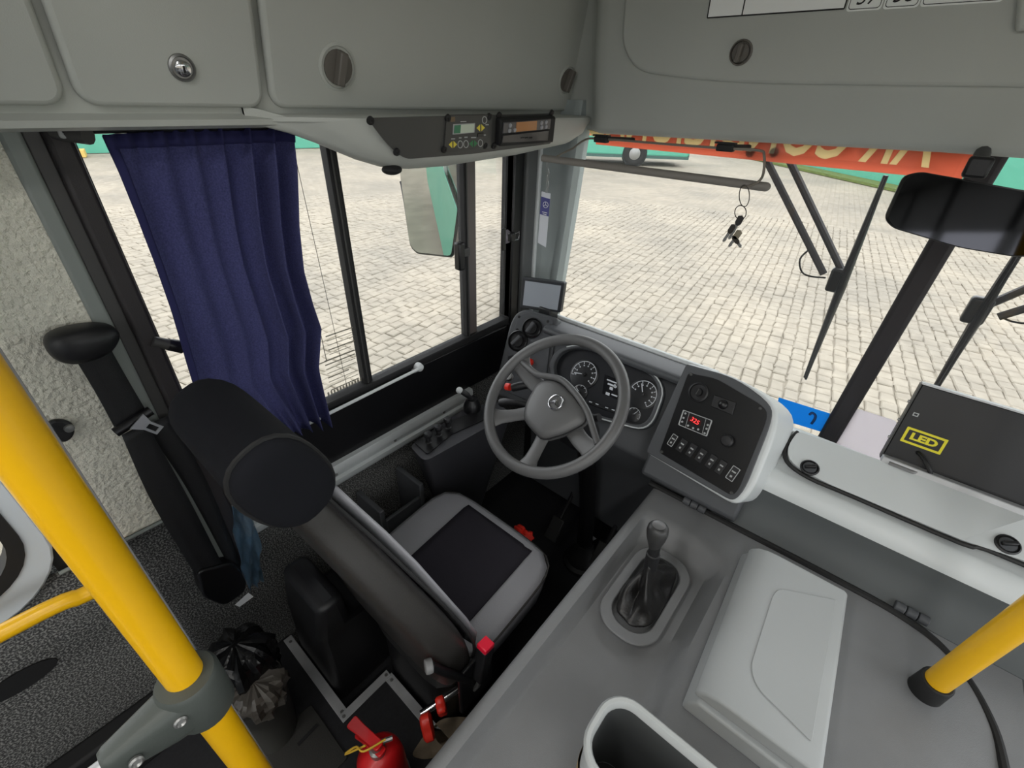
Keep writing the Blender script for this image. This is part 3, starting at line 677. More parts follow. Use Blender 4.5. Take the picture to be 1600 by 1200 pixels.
lt = MB().prism(P2(swf, [(1117, 617), (1151, 629), (1145, 649), (1111, 635)], n0), swf.N * .006).build('socket_plate', BLK, face, bev=.002)
MB().ell(swf.px(1130, 632, n0 + .006), .014, .014, .012, swf).build('socket_cap', BLKS, lt)
db = rpoly(P2(swf, [(1068, 640), (1115, 657), (1106, 683), (1060, 664)], n0), .004)
dc = sum(db, Vector()) / len(db)
dv = MB().prism(db, swf.N * .005).build('temperature_unit', BLKS, face, bev=.001)
MB().ring([dc + (q - dc) * .98 + swf.N * .0052 for q in db], [dc + (q - dc) * .90 + swf.N * .0052 for q in db], swf.N * .0006).build('unit_outline', GREYTXT, dv)
def swl(x0, y0, x1, y1, w, nm, m, par, n):
    a = swf.px(x0, y0, n); b = swf.px(x1, y1, n); f2 = Fr(a, b - a, swf.N.cross(b - a)); return MB().box((a + b) / 2, ((b - a).length, w, .0006), f2).build(nm, m, par)
swl(1077, 645, 1071, 667, .0012, 'unit_divider', GREYTXT, dv, .0136); swl(1103, 655, 1097, 678, .0012, 'unit_divider', GREYTXT, dv, .0136)
u, v = swf.uv(1086, 658, .0136); tf = Fr(swf.p(u, v, 0), (swf.px(1100, 663.5, 0) - swf.px(1086, 658, 0)), swf.V)
tf = Fr(swf.p(u, v, 0), swf.U, swf.V)
MB().prism(P2(swf, [(1076, 650), (1096, 657), (1094, 666), (1074, 658)], .0134), swf.N * .0004).build('unit_screen', mat('led_screen_dark', (60, 6, 10), .3), dv)
text('325', tf, 0, 0, .019, mat('red_led_digits', (255, 60, 60), .4, emit=1.6), 'red_digits', dv, .0145)
for x, y in ((1071, 646), (1068, 653), (1066, 659), (1075, 665), (1083, 669), (1091, 671), (1106, 664), (1104, 670), (1101, 677)):
    MB().lathe(swf.px(x, y, .0132), swf.N, [(0, 0), (.0032, 0), (.0032, .0012), (0, .0012)], 8).build('unit_key', GREYTXT, dv)
c = swf.px(1139, 689, n0)
MB().lathe(c, swf.N, [(0, 0), (.013, 0), (.013, .008), (.017, .012), (.017, .022), (.013, .026), (0, .027)], 20).build('push_knob', BLK, face)
for k, (x, y) in enumerate(((1052, 688), (1066, 696), (1081, 703.5), (1096, 711.5), (1112, 721), (1127, 730), (1146, 740))):
    u, v = swf.uv(x, y, n0); w, h = (.020, .042) if k < 6 else (.024, .046)
    rk = MB().prism(rrect(swf, u - w / 2, u + w / 2, v - h / 2, v + h / 2, .002, n0, 2), swf.N * .006).build('rocker_switch', BLK, face, bev=.001)
    MB().box(swf.p(u, v + h * .12, n0 + .0062), (w * .5, .004, .0006), swf).build('switch_symbol', GREYTXT, rk)
    MB().box(swf.p(u, v - h * .2, n0 + .0062), (w * .25, .006, .0006), swf).build('switch_symbol', GREYTXT, rk)
    if k in (0, 6): MB().ring(rrect(swf, u - w * .46, u + w * .46, v - h * .46, v + h * .46, .002, n0 + .0062, 2), rrect(swf, u - w * .38, u + w * .38, v - h * .42, v + h * .42, .002, n0 + .0062, 2), swf.N * .0005).build('switch_outline', GREYTXT, rk)
for x, y in ((1080, 585), (1188, 638), (1143, 770), (1034, 706)): MB().lathe(swf.px(x, y, n0), swf.N, [(0, 0), (.005, 0), (.004, .002), (0, .001)], 10).build('screw', DGREY, sc)
# lower apron between console and engine cover
ext([(1.16, .68), (1.12, .60), (1.165, .552), (1.30, .50), (1.55, .5), (1.5, .68)], (-.36, -.06), 'lower_apron', CHAR, dash, bev=.01)
# ---- monitor on the dash
mf = Fr((-1.0, 1.415, .95), (.99, .06, 0), (0, .04, 1))
mo = thing('dash_monitor', 'small flat reversing monitor standing on the dash by the A pillar', 'monitor', mf.px(845, 488))
MB().prism(rpoly(P2(mf, [(816, 433), (882, 442), (875, 489), (812, 481)]), .006), mf.N * -.022).build('housing', mat('monitor_housing', (48, 50, 54), .4), mo, bev=.003)
MB().prism(P2(mf, [(821, 438.5), (877, 446.5), (871, 484.5), (817, 476.5)], .0008), mf.N * .0015).build('screen', mat('screen_sky_reflection', (160, 166, 174), .2), mo)  # pale blue-grey base colour stands in for sky reflected on the screen
MB().bb(-1.02, -.96, 1.40, 1.46, .83, .90).build('stand', BLK, mo, bev=.005)
# ---- passenger side dash with locker
lock = thing('dash_locker', 'light grey passenger side dash with long latched locker lid', 'dashboard', (.5, 1.4, .55))
deck = [(1.60, .62), (1.50, .66), (1.45, .765), (1.43, .785), (1.40, .79), (1.395, .782), (1.285, .722), (1.27, .724), (1.255, .722), (1.235, .705), (1.225, .683), (1.223, .67), (1.26, .64), (1.6, .5)]
ext(deck, (-.13, 1.28), 'dash_body', DASHG, lock, ang=42)
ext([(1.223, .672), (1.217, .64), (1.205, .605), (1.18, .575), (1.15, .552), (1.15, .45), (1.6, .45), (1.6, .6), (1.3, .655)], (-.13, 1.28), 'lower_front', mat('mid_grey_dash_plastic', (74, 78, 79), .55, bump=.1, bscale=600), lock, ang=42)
lf = Fr((0, 1.28, .735), (1, 0, 0), (0, .115, .058))
L2 = rpoly(P2(lf, [(1246, 676), (1378, 724), (1604, 811)], .001) + [lf.p(1.2, .125, .001), lf.p(1.2, .0, .001)] + P2(lf, [(1600, 879), (1499, 845), (1290, 757), (1232, 725), (1229, 700)], .001), [.015, 0, 0, .01, .01, 0, 0, .03, .06, .03])
lid = MB().prism(L2, lf.N * .010).build('locker_lid', DASHG, lock, bev=.006, seg=3)
MB().tube([q + lf.N * .004 for q in smooth_path(P2(lf, [(1246, 676), (1228, 697), (1229, 722), (1262, 747), (1330, 776), (1499, 849), (1600, 884)], 0) + [lf.p(1.2, -.004, 0)], 4)], .006, 8).build('lid_gasket', RUB, lock)
def lidlatch(x, y):
    u, v = lf.uv(x, y, .011)
    k = MB().lathe(lf.p(u, v, .010), lf.N, [(0, 0), (.024, 0), (.024, .004), (.021, .006), (.019, .002), (0, .002)], 26).build('latch_cup', BLK, lid)
    MB().lathe(lf.p(u, v, .011), lf.N, [(0, 0), (.0165, 0), (.0165, .004), (0, .005)], 22).build('latch_dial', CHAR, k)
    f2 = Fr(lf.p(u, v, .011), lf.U + lf.V * .55, lf.V - lf.U * .55); MB().box(f2.p(0, 0, .010), (.028, .009, .014), f2).build('latch_grip', BLK, k, bev=.002)
lidlatch(1265, 731); lidlatch(1574, 851)
# ---- engine cover
eng = thing('engine_cover', "grey moulded engine cover between the driver and the door", 'engine cover', (.1, .6, -.15))
EZ = .55
def sstep(a, b, x):
    t = max(0, min(1, (x - a) / (b - a))); return t * t * (3 - 2 * t)
def ez(x, y):
    xr = -.02 + .03 * sstep(.9, .3, y)
    dip = sstep(-.285, -.262, x) * (1 - sstep(xr - .045, xr, x)) * (1 - sstep(.98, 1.035, y + .25 * max(0, x + .12)))
    return EZ - .060 * dip - .02 * sstep(.42, .56, x) * sstep(1.1, .8, y)
xs = [-.315, -.312, -.305, -.298, -.29, -.282, -.275, -.268, -.26] + [-.26 + k * .02 for k in range(1, 43)]
ys = [-.35 + k * .02 for k in range(76)]
def edge(x): return (.018 * (1 - math.sqrt(max(0, 1 - ((-.295 - x) / .02) ** 2)))) if x < -.295 else 0
rows = [[(x, y, ez(x, y) - edge(x)) for x in xs] for y in ys]
mb = MB(); mb.grid(rows)
mb.grid([[(-.315, y, EZ - .018), (-.33, y, .2), (-.34, y, -.20)] for y in ys])
mb.grid([[(x, -.35, ez(x, -.35) - edge(x)), (x, -.35, -.2)] for x in xs])
mb.grid([[(xs[-1], y, ez(xs[-1], y)), (xs[-1], y, -.2)] for y in ys])
mb.build('cover_shell', HOODG, eng, ang=50)
gk = smooth_path([(-.33, 1.148, .553), (-.1, 1.15, .553), (.2, 1.152, .554), (.36, 1.145, .553), (.45, 1.11, .548), (.515, 1.02, .543), (.545, .9, .538), (.56, .6, .535), (.565, -.3, .535)], 6)
MB().tube(gk, .009, 8).build('cover_gasket', RUB, eng)
for x, y in ((1085, 789), (1424, 958)):
    p = at(x, y, 'Z', .565); h = MB()
    for k in (-1, 0, 1): h.cyl((p.x + k * .024 - .011, p.y, p.z), (p.x + k * .024 + .011, p.y, p.z), .0125, n=14)
    h.build('hinge', CHAR, eng, bev=.002)
sidep = thing('side_step_panel', 'grey moulded step panel beyond the engine cover by the door', 'panel', (.9, .7, .4))
rows = [[(x, y, .515 + .02 * sstep(.55, .9, x) + .08 * sstep(1.0, 1.2, y)) for x in [.565, .6, .65, .7, .8, 1.0, 1.27]] for y in ys[:70]]
MB().grid(rows).build('panel_top', mat('step_panel_grey', (118, 120, 122), .55, bump=.1), sidep, sol=.02)
MB().bb(.57, .60, -.35, 1.0, -.19, .50).build('panel_side', HOODG, sidep)

# ================================================================== STEERING WHEEL
WG = mat('steering_wheel_grey', (88, 88, 88), .4, bump=.08, bscale=900)
wc = Vector((-.61, .94, .852)); _al, _be = math.radians(40), math.radians(-8)
wn = Vector((math.sin(_be) * math.sin(_al), -math.cos(_be) * math.sin(_al), math.cos(_al)))
wU = Vector((1, 0, 0)); wU = (wU - wn * wU.dot(wn)).normalized(); wV = wn.cross(wU)
sf = Fr(wc, wU, wV)
whl = thing('steering_wheel', 'large dark grey four spoke steering wheel with a round star emblem', 'steering wheel', wc)
RW = .2175
MB().tube([sf.p(RW * math.cos(2 * PI * k / 64), RW * math.sin(2 * PI * k / 64)) for k in range(64)], .0175, 14, True).build('rim', WG, whl)
def pol(r, a, n=0): return sf.p(r * math.cos(math.radians(a)), r * math.sin(math.radians(a)), n)
for ang, w0, w1, tw in ((156, .070, .062, 5), (217, .058, .056, 0), (279, .058, .056, 0), (340, .070, .062, -5)):
    secs = []
    for k in range(11):
        t = k / 10; r = .05 + (.213 - .05) * t; a = ang + tw * math.sin(PI * t)
        c = pol(r, a, -.034 + .028 * t * t); d = pol(1, a + 90) - wc
        w = w0 + (w1 - w0) * t - .014 * math.sin(PI * t) + .03 * max(0, t - .8) * 3; th = .02 - .005 * t
        secs.append([c + d * (w / 2 * math.cos(q * PI / 8)) + sf.N * (th / 2 * math.sin(q * PI / 8)) for q in range(16)])
    MB().loft(secs).build('spoke', WG, whl, ang=70)
bp_ = smooth_path([sf.px(x, y, -.006) for x, y in ((816, 566), (838, 584), (856, 588), (878, 594), (900, 616), (917, 642), (926, 668), (934, 694))], 5)
MB().tube(bp_, .010, 10).build('shoulder_band', WG, whl)
base = rpoly([sf.px(x, y, 0) - sf.N * .030 for x, y in ((838, 597), (853, 592), (872, 596), (895, 618), (915, 646), (912, 660), (881, 676), (846, 686), (826, 665), (817, 652), (820, 630))], .022, 4)
hc = sum(base, Vector()) / len(base)
MB().loft([[q + sf.N * 0 for q in base], [q + sf.N * .022 for q in base], [hc + (q - hc) * .96 + sf.N * .030 for q in base], [hc + (q - hc) * .80 + sf.N * .036 for q in base], [hc + (q - hc) * .4 + sf.N * .039 for q in base]]).build('hub_pad', WG, whl, ang=50)
MB().tube([hc + (q - hc) * 1.012 + sf.N * .020 for q in base], .0025, 6, True).build('pad_seam', BLKM, whl)
MB().lathe(sf.p(0, 0, -.06), sf.N, [(0, 0), (.055, 0), (.07, .03), (0, .04)], 24).build('hub_back', BLK, whl)
# emblem: ring with three points
ec = sf.px(869, 629, .0105); ef = Fr(ec, wU * math.cos(math.radians(-8)) + wV * math.sin(math.radians(-8)), wV)
em = MB().tube([ef.p(.0225 * math.cos(2 * PI * k / 32), .0225 * math.sin(2 * PI * k / 32), .004) for k in range(32)], .0022, 8, True).build('emblem_ring', CHROME, whl)
for a in (90, 210, 330):
    a = math.radians(a); f2 = Fr(ef.p(0, 0, .005), ef.U * math.cos(a) + ef.V * math.sin(a), ef.V * math.cos(a) - ef.U * math.sin(a))
    MB().add([f2.p(.0225, 0, .001), f2.p(.001, .0055, 0), f2.p(.001, -.0055, 0), f2.p(.003, 0, .0035)], [(0, 1, 3), (0, 3, 2), (1, 2, 3), (0, 2, 1)]).build('star_point', CHROME, em, flat=True)
MB().lathe(ef.p(0, 0, -.004), ef.N, [(0, 0), (.026, 0), (.025, .004), (0, .005)], 28).build('emblem_base', WG, whl)
# column
colm = thing('steering_column', 'black steering column with stalk levers rising from the footwell', 'steering column', (-.57, 1.25, -.2))
ctop = sf.p(0, 0, -.06); cmid = sf.p(0, -.0, -.28)
MB().tube(smooth_path([ctop, sf.p(0, 0, -.16), cmid], 4), [.062, .066, .068, .07, .07, .07, .068, .066, .06], 16).build('shroud', BLK, colm)
MB().tube(smooth_path([cmid, (-.595, 1.2, .45), (-.575, 1.25, .1), (-.57, 1.26, -.18)], 5), .034, 14).build('lower_tube', BLKS, colm)
MB().lathe((-.57, 1.26, -.198), (0, 0, 1), [(0, 0), (.085, 0), (.085, .02), (.07, .03), (.06, .07), (.045, .09), (.04, .14), (0, .14)], 24).build('floor_boot', RUB, colm)
s1 = [sf.p(-.05, .02, -.085), sf.px(830, 603, -.06), sf.px(800, 606, -.05)]
MB().tube(smooth_path(s1, 4), [.011] * 5 + [.0135, .0145, .0145, .013], 10).build('stalk_lever', BLK, colm)
MB().tube([sf.px(797, 605, -.05), sf.px(791, 604, -.05)], .0125, 12).build('stalk_tip', RED, colm)
MB().lathe(sf.px(797, 590, -.08), sf.N, [(0, 0), (.014, 0), (.014, .012), (.008, .014), (0, .014)], 14).build('ignition_lock', STEEL, colm)
MB().tube(smooth_path([sf.p(-.05, -.01, -.09), sf.px(810, 630, -.07), sf.px(782, 629, -.07)], 4), [.012] * 6 + [.014, .016, .014], 10).build('stalk_lever', BLK, colm)
MB().tube([sf.p(.05, .0, -.09), sf.p(.13, .03, -.06)], .012, 10).build('stalk_lever', BLK, colm)
for x, y, z, n in ((-.47, 1.22, -.02, 'brake_pedal'), (-.36, 1.26, -.04, 'accelerator_pedal'), (-.70, 1.2, -.02, 'clutch_pedal')):
    f2 = Fr((x, y, z), (1, 0, 0), (0, .6, .8)); t = thing(n, {'b': 'black brake pedal beside the steering column boot', 'a': 'long black accelerator pedal next to the engine cover', 'c': 'black clutch pedal left of the steering column'}[n[0]], 'pedal', (x, y, -.2))
    MB().box(f2.p(0, 0, 0), (.06, .11 if n[0] != 'a' else .2, .015), f2).build('pad', RUB, t, bev=.004)
    MB().tube([f2.p(0, .02, -.01), (x, y + .12, z + .12), (x, 1.33, z + .3)], .009, 8).build('arm', BLK, t)

# ================================================================== SEAT
LEA = mat('dark_grey_leatherette', (144, 144, 148), .42, bump=.25, bscale=260, var=.06, vscale=4)
LEAB = mat('black_leatherette', (46, 44, 42), .42, bump=.2, bscale=240, var=.08, vscale=4)
FAB = mat('black_seat_fabric', (50, 48, 54), .95, bump=.5, bscale=700, spec=.1)
FABH = mat('headrest_fabric', (20, 21, 26), .9, bump=.25, bscale=900, spec=.2)
SX = -.70
seat = thing('driver_seat', "black and grey padded driver's seat with a big bolster headrest", 'seat', (SX, .55, -.2))
def srect(cx, cy, hx, hy, z, n=32, e=4., lift=None):
    out = []
    for k in range(n):
        a = 2 * PI * (k + .5) / n; c, s = math.cos(a), math.sin(a)
        d = (abs(c) ** e + abs(s) ** e) ** (-1 / e); x = cx + hx * d * c; y = cy + hy * d * s
        out.append(Vector((x, y, z + (lift(x, y) if lift else 0))))
    return out
lift = lambda x, y: .03 * (y - .6) / .25 + .05 * max(0, abs(x - SX) / .258 - .6)
CZ = .345
cs = [srect(SX, .61, .22, .21, CZ - .125, e=5), srect(SX, .61, .245, .215, CZ - .11, e=5, lift=lambda x, y: .3 * lift(x, y)), srect(SX, .61, .258, .22, CZ - .035, e=5, lift=lift), srect(SX, .61, .254, .216, CZ - .012, e=5, lift=lift), srect(SX, .61, .235, .198, CZ + .003, e=5, lift=lift), srect(SX, .61, .15, .13, CZ + .004, e=4, lift=lift), srect(SX, .585, .03, .03, CZ + .004, e=3, lift=lift)]
cush = MB().loft(cs).build('seat_cushion', LEA, seat, ang=60)
MB().tube(srect(SX, .61, .2575, .2195, CZ - .020, e=5, lift=lift, n=48), .0035, 6, True).build('cushion_piping', LEAB, cush)
g = []
for y in [.36 + .024 * k for k in range(19)]:
    g.append([(x, y, CZ + .0085 + lift(x, y) - (.012 if y > .775 else 0) * (y - .775) / .03) for x in [SX + .02 - .148 + .0296 * k for k in range(11)]])
for row in g:
    for k, q in enumerate(row): row[k] = (q[0] * 1.0, q[1], q[2])
MB().grid(g).build('fabric_insert', FAB, cush, sol=.005)
# backrest
def bsec(z, yf, hw, th, bul=.0, n=40):
    out = []
    for k in range(n):
        a = 2 * PI * (k + .5) / n; c, s = math.cos(a), math.sin(a); e = 4.2
        d = (abs(c) ** e + abs(s) ** e) ** (-1 / e)
        x = hw * d * c; y = th / 2 * d * s
        if s > 0: y -= bul * (1 - (x / hw) ** 2)
        out.append(Vector((SX - .012 + x, yf - th / 2 + y, z - .42 * y)))
    return out
bs = [bsec(.235, .43, .17, .06), bsec(.255, .44, .235, .10, .0), bsec(.33, .45, .268, .13, .02), bsec(.44, .445, .280, .14, .025), bsec(.55, .418, .278, .14, .028), bsec(.67, .378, .256, .135, .028), bsec(.78, .337, .215, .125, .025), bsec(.88, .30, .178, .115, .02), bsec(.96, .268, .146, .105, .015), bsec(1.03, .24, .132, .095, .01), bsec(1.07, .225, .118, .08, .005), bsec(1.085, .22, .07, .04)]
back = MB().loft(bs).build('backrest', LEAB, seat, sub=1)
def bedge(side):
    return [Vector((SX - .012 + side * hw * .985, yf - .022, z + .012)) for z, yf, hw in ((.33, .45, .268), (.44, .445, .280), (.55, .418, .278), (.67, .378, .256), (.78, .337, .215), (.88, .30, .178), (.96, .268, .146), (1.03, .24, .132))]
for s in (1, -1): MB().tube(smooth_path(bedge(s), 4), .004, 6).build('backrest_piping', BLKM, back)
fr_ = []
for z, yf, hw in ((.40, .44, .245), (.47, .437, .255), (.57, .407, .25), (.68, .37, .23), (.80, .332, .19), (.90, .295, .155), (.98, .262, .13), (1.04, .238, .118)):
    fr_.append([Vector((SX + hw * t, yf + .004 - .024 * (1 - t * t) + .0, z)) for t in [-1 + .2 * k for k in range(11)]])
MB().grid(fr_).build('backrest_front_panel', LEA, back, sol=.006)
# bolster headrest
hr = []
def hsect(x, k):
    out = []
    for q in range(28):
        a = 2 * PI * q / 28; c, s = math.cos(a), math.sin(a); e = 2.5; d = (abs(c) ** e + abs(s) ** e) ** (-1 / e)
        yy = .062 * k * d * c; zz = .092 * k * d * s; t = math.radians(24)
        out.append(Vector((x, .165 + yy * math.cos(t) - zz * math.sin(t), 1.115 + yy * math.sin(t) + zz * math.cos(t))))
    return out
for x, k in ((-.825, .6), (-.822, .8), (-.813, .93), (-.798, .99), (-.77, 1.0), (-.68, 1.0), (-.595, 1.0), (-.573, 1.0), (-.561, .97), (-.554, .90), (-.550, .7), (-.549, .3)): hr.append(hsect(x, k))
head = MB().loft(hr).build('headrest', FABH, seat, ang=80)
MB().tube(hsect(-.571, 1.005), .004, 6, True).build('headrest_seam', BLKM, head)
for x in (-.72, -.63): MB().cyl((x, .20, 1.0), (x, .18, 1.08), .008, n=10).build('headrest_post', STEEL, seat)
# base
MB().loft([srect(SX, .56, .17, .18, z, e=6) for z in (-.2, .12)] ).build('seat_base', BLK, seat, bev=.01)
MB().loft([srect(SX, .57, .185 - .012 * (k % 2), .2 - .012 * (k % 2), .12 + .018 * k, e=6) for k in range(7)]).build('suspension_bellows', RUB, seat, ang=20)
p = at(855, 868, 'Z', .2)
MB().loft([srect(SX + .03, .70, .18, .175, z, e=3.2) for z in (.195, .215)]).build('seat_slide_plate', mat('worn_grey_plate', (112, 108, 98), .6, var=.2, vscale=30), seat, bev=.004)
def lobed(c, axis, R, h, nm, par, n=6):
    c = Vector(c); a = Vector(axis).normalized(); e = a.orthogonal().normalized(); b = a.cross(e); secs = []
    for hh, k in ((0, .8), (.15 * h, 1), (.8 * h, 1), (h, .8)):
        secs.append([c + a * hh + (e * math.cos(t) + b * math.sin(t)) * R * k * (1 + .16 * math.cos(n * t)) for t in [2 * PI * q / 36 for q in range(36)]])
    return MB().loft(secs).build(nm, RED, par, ang=50)
p = at(822, 838, 'Z', .24)
kb1 = lobed(p, (.5, -.25, .5), .022, .03, 'adjuster_knob', seat)
lobed(p + Vector((-.05, .005, -.005)), (.8, -.2, .35), .02, .045, 'adjuster_knob', seat)
# rear right levers
p = at(690, 1103, 'Z', .14); q = at(712, 1076, 'Z', .15)
ax = Vector((-.45, -.75, -.1)).normalized()
kr = MB().tube([q + ax * -.02, p + ax * .06], .010, 12).build('adjuster_shaft', CHROME, seat)
lobed(p - ax * .012, ax, .024, .026, 'adjuster_knob', seat, 4); p2 = at(668, 1133, 'Z', .125); lobed(p2 - ax * .014, ax, .034, .03, 'adjuster_knob', seat, 3)
MB().tube([at(716, 1072, 'Z', .15) + Vector((0, .03, .0)), at(735, 1050, 'Z', .2) + Vector((0, .06, 0))], .016, 12).build('adjuster_housing', BLKS, seat)
MB().tube(smooth_path([at(672, 1040, 'X', -.44), at(700, 1052, 'X', -.43), at(735, 1062, 'X', -.43)], 4), .011, 10).build('recline_lever', BLKS, seat)
MB().tube([at(664, 1043, 'X', -.445), at(676, 1039, 'X', -.437)], .016, 12).build('lever_grip', mat('grey_lever_tip', (112, 112, 112), .5), seat, bev=.003)
MB().box((-.43, .42, .30), (.012, .12, .2)).build('recline_bracket', BLKS, seat, bev=.004)
bk = thing('seat_belt_buckle', 'black seat belt buckle with a bright red release button', 'buckle', at(752, 1070, 'X', -.42))
b1 = at(758, 1012, 'X', -.415); b2 = at(750, 1055, 'X', -.415); bd = (b1 - b2).normalized()
bfm = Fr(b2, Vector((0, 1, .2)), bd)
MB().box((b1 + b2) / 2, (.036, (b1 - b2).length + .01, .034), Fr(b2, bd.cross(Vector((1, 0, 0))), bd)).build('buckle_body', BLK, bk, bev=.004)
MB().box(b1 + bd * .008, (.034, .018, .032), Fr(b2, bd.cross(Vector((1, 0, 0))), bd)).build('release_button', mat('red_button', (235, 30, 60), .35), bk, bev=.003)
MB().tube([b2, b2 - bd * .04, b2 - bd * .07 + Vector((-.01, 0, 0))], .007, 8).build('buckle_stalk', STEEL, bk)
# black box beside the seat base
bb_ = thing('battery_switch_box', 'black moulded box standing on the footwell floor behind the seat', 'box', (-.98, .3, -.2))
sec = lambda z, x0, x1, y0, y1: [(x0, y0, z), (x1, y0, z), (x1, y1, z), (x0, y1, z)]
MB().loft([sec(-.2, -1.17, -.885, .205, .46), sec(.17, -1.10, -.885, .205, .44), sec(.22, -1.09, -.87, .205, .315), sec(.44, -1.02, -.80, .21, .285), ]).build('box_shell', BLK, bb_, bev=.025, seg=3)
# ================================================================== SIDE CONSOLE
con = thing('side_console', 'charcoal side console with three black knobs and a parking brake lever under the window', 'console', (-1.05, .9, -.2))
tz = .60
ctop_ = [at(x, y, 'Z', tz) for x, y in ((640, 697), (663, 722), (760, 668), (800, 648), (778, 628), (730, 635))]
ctop_ = rpoly(ctop_, [.02, .03, .05, .02, .02, .02])
cl = [Vector((max(-1.185, q.x - .25), q.y + .08 + .2 * (1 - sstep(.75, 1.05, q.y)), -.2)) for q in ctop_]
MB().loft([cl, ctop_]).build('console_body', mat('dark_console_plastic', (54, 54, 58), .5, bump=.1), con, bev=.01, seg=3)
MB().prism(rpoly([at(x, y, 'Z', tz + .001) for x, y in ((647, 692), (668, 711), (705, 680), (760, 655), (752, 640), (700, 660))], .012), (0, 0, .004)).build('knob_plate', BLKS, con)
for x, y in ((669, 688), (685, 677), (700, 665)):
    p = at(x, y, 'Z', tz + .012)
    k = MB().lathe(p - Vector((0, 0, .012)), (0, 0, 1), [(0, 0), (.013, 0), (.012, .006), (.009, .008), (.009, .026), (.0135, .03), (.015, .038), (.012, .045), (0, .047)], 18).build('pull_knob', BLK, con)
p = at(738, 640, 'Z', tz)
MB().lathe(p, (0, 0, 1), [(0, 0), (.034, 0), (.034, .02), (.028, .035), (.02, .05), (0, .052)], 20).build('brake_valve', BLKS, con)
MB().tube(smooth_path([p + Vector((0, 0, .045)), p + Vector((-.01, -.015, .07)), p + Vector((-.025, -.03, .088))], 4), [.009] * 4 + [.011] * 4 + [.009], 10).build('brake_lever', BLK, con)
MB().ell(p + Vector((-.03, -.036, .093)), .013, .013, .012).build('brake_lever_tip', DASHG, con)
# low tray on the wall beside the seat
ty = thing('wall_tray', 'small dark open tray fixed low on the carpeted wall beside the seat', 'tray', (-1.14, .66, .15))
MB().bb(-1.19, -1.04, .56, .58, .10, .36).build('tray_side', CHAR, ty, bev=.004); MB().bb(-1.19, -1.04, .74, .76, .10, .36).build('tray_side', CHAR, ty, bev=.004)
MB().bb(-1.055, -1.04, .58, .74, .10, .30).build('tray_front', CHAR, ty, bev=.004); MB().bb(-1.19, -1.055, .58, .74, .10, .115).build('tray_bottom', BLK, ty)

# ================================================================== THINGS ON THE ENGINE COVER
gl = thing('gear_lever', 'black gear lever with grey knob rising from a crumpled leather boot', 'gear lever', (-.16, .8, .51))
gf = Fr((-.162, .805, .512), (1, 0, 0), (0, 1, 0))
MB().ring(rrect(gf, -.082, .078, -.158, .155, .07, 0, 8), rrect(gf, -.056, .054, -.128, .126, .05, 0, 8), (0, 0, .006)).build('boot_frame', HOODG, gl, bev=.004, seg=3)
rg = random.Random(11); secs = []; NB = 44
ph = [rg.uniform(0, 6.28) for _ in range(8)]
for j in range(15):
    t = j / 14; hh = .004 + .125 * t ** 1.1; k = (1 - t) ** 1.35 * .86 + .14
    ring = []
    for i in range(NB):
        a = 2 * PI * i / NB; c, s = math.cos(a), math.sin(a); e = 3.2 - 1.2 * t; d = (abs(c) ** e + abs(s) ** e) ** (-1 / e)
        w = 1 + .42 * math.sin(PI * min(1, t * 1.25)) * (.5 * math.sin(3 * a + ph[0] + 3.4 * t) + .4 * math.sin(5 * a + ph[1] - 5 * t) + .35 * math.sin(8 * a + ph[2] + 7 * t))
        ring.append(Vector((-.162 + .056 * k * d * c * w - .010 * t, .805 + .126 * k * d * s * w * (1 - .45 * math.sin(PI * t) * .3) - .008 * t, .512 + hh + .012 * math.sin(4 * a + ph[3] + 6 * t) * math.sin(PI * t))))
    secs.append(ring)
MB().loft(secs).build('leather_boot', mat('black_boot_leather', (26, 25, 25), .38, bump=.25, bscale=200, var=.15, vscale=12), gl, sub=1)
kp0 = Vector((-.172, .797, .62)); kp1 = Vector((-.179, .80, .70)); kax = Vector((-.06, .03, 1)).normalized()
MB().lathe(kp0, kax, [(.0, 0), (.017, 0), (.017, .05), (.014, .052), (.013, .10), (0, .10)], 18).build('lever_sleeve', BLK, gl)
MB().lathe(kp1 - kax * .01, kax, [(0, 0), (.013, 0), (.017, .015), (.023, .035), (.026, .055), (.0245, .068), (.02, .0745), (.012, .077), (0, .078)], 22).build('gear_knob', mat('knob_grey', (52, 52, 52), .4, bump=.1), gl)
MB().lathe(kp1 + kax * .0675, kax, [(0, 0), (.016, 0), (.014, .001), (0, .0015)], 20).build('knob_cap', mat('knob_cap_grey', (96, 96, 96), .4), gl)
# storage box
sb = thing('console_storage_box', 'light grey lidded storage box on the engine cover with a small chrome lock', 'storage box', (.13, .8, .55))
BXM = mat('storage_box_grey', (168, 171, 171), .5, bump=.06, bscale=600)
def shx(x, y): return x - .05 * (y - .8)
bp = [(.005, .548), (.006, .566), (.028, .60), (.245, .60), (.25, .548)]
MB().loft([[(shx(x, y), y, z) for x, z in bp] for y in (.585, 1.055)]).build('box_base', BXM, sb, bev=.006, seg=3)
lp_ = [(.014, .600), (.02, .612), (.034, .626), (.056, .634), (.08, .636), (.228, .636), (.238, .630), (.240, .6015)]
MB().loft([[(shx(x, y), y, z) for x, z in [(q[0], q[1]) for q in lp_]] for y in (.597, 1.045)]).build('box_lid', BXM, sb, bev=.005, seg=3, ang=50)
lf2 = Fr((0, 0, .6362), (1, 0, 0), (0, 1, 0))
pz = [(1216, 920), (1306, 938), (1268, 1160), (1181, 1074), (1172, 1042), (1207, 931)]
MB().prism(rpoly([lf2.px(x, y) for x, y in pz], [.015, .004, .004, .02, .02, .01]), (0, 0, .0022)).build('lid_raised_panel', BXM, sb, bev=.0012)
p = at(1139, 992, 'X', .022)
MB().lathe((shx(.012, p.y), p.y, .606), (-1, 0, .55), [(0, 0), (.010, 0), (.010, .004), (.007, .006), (0, .005)], 16).build('box_lock', CHROME, sb)
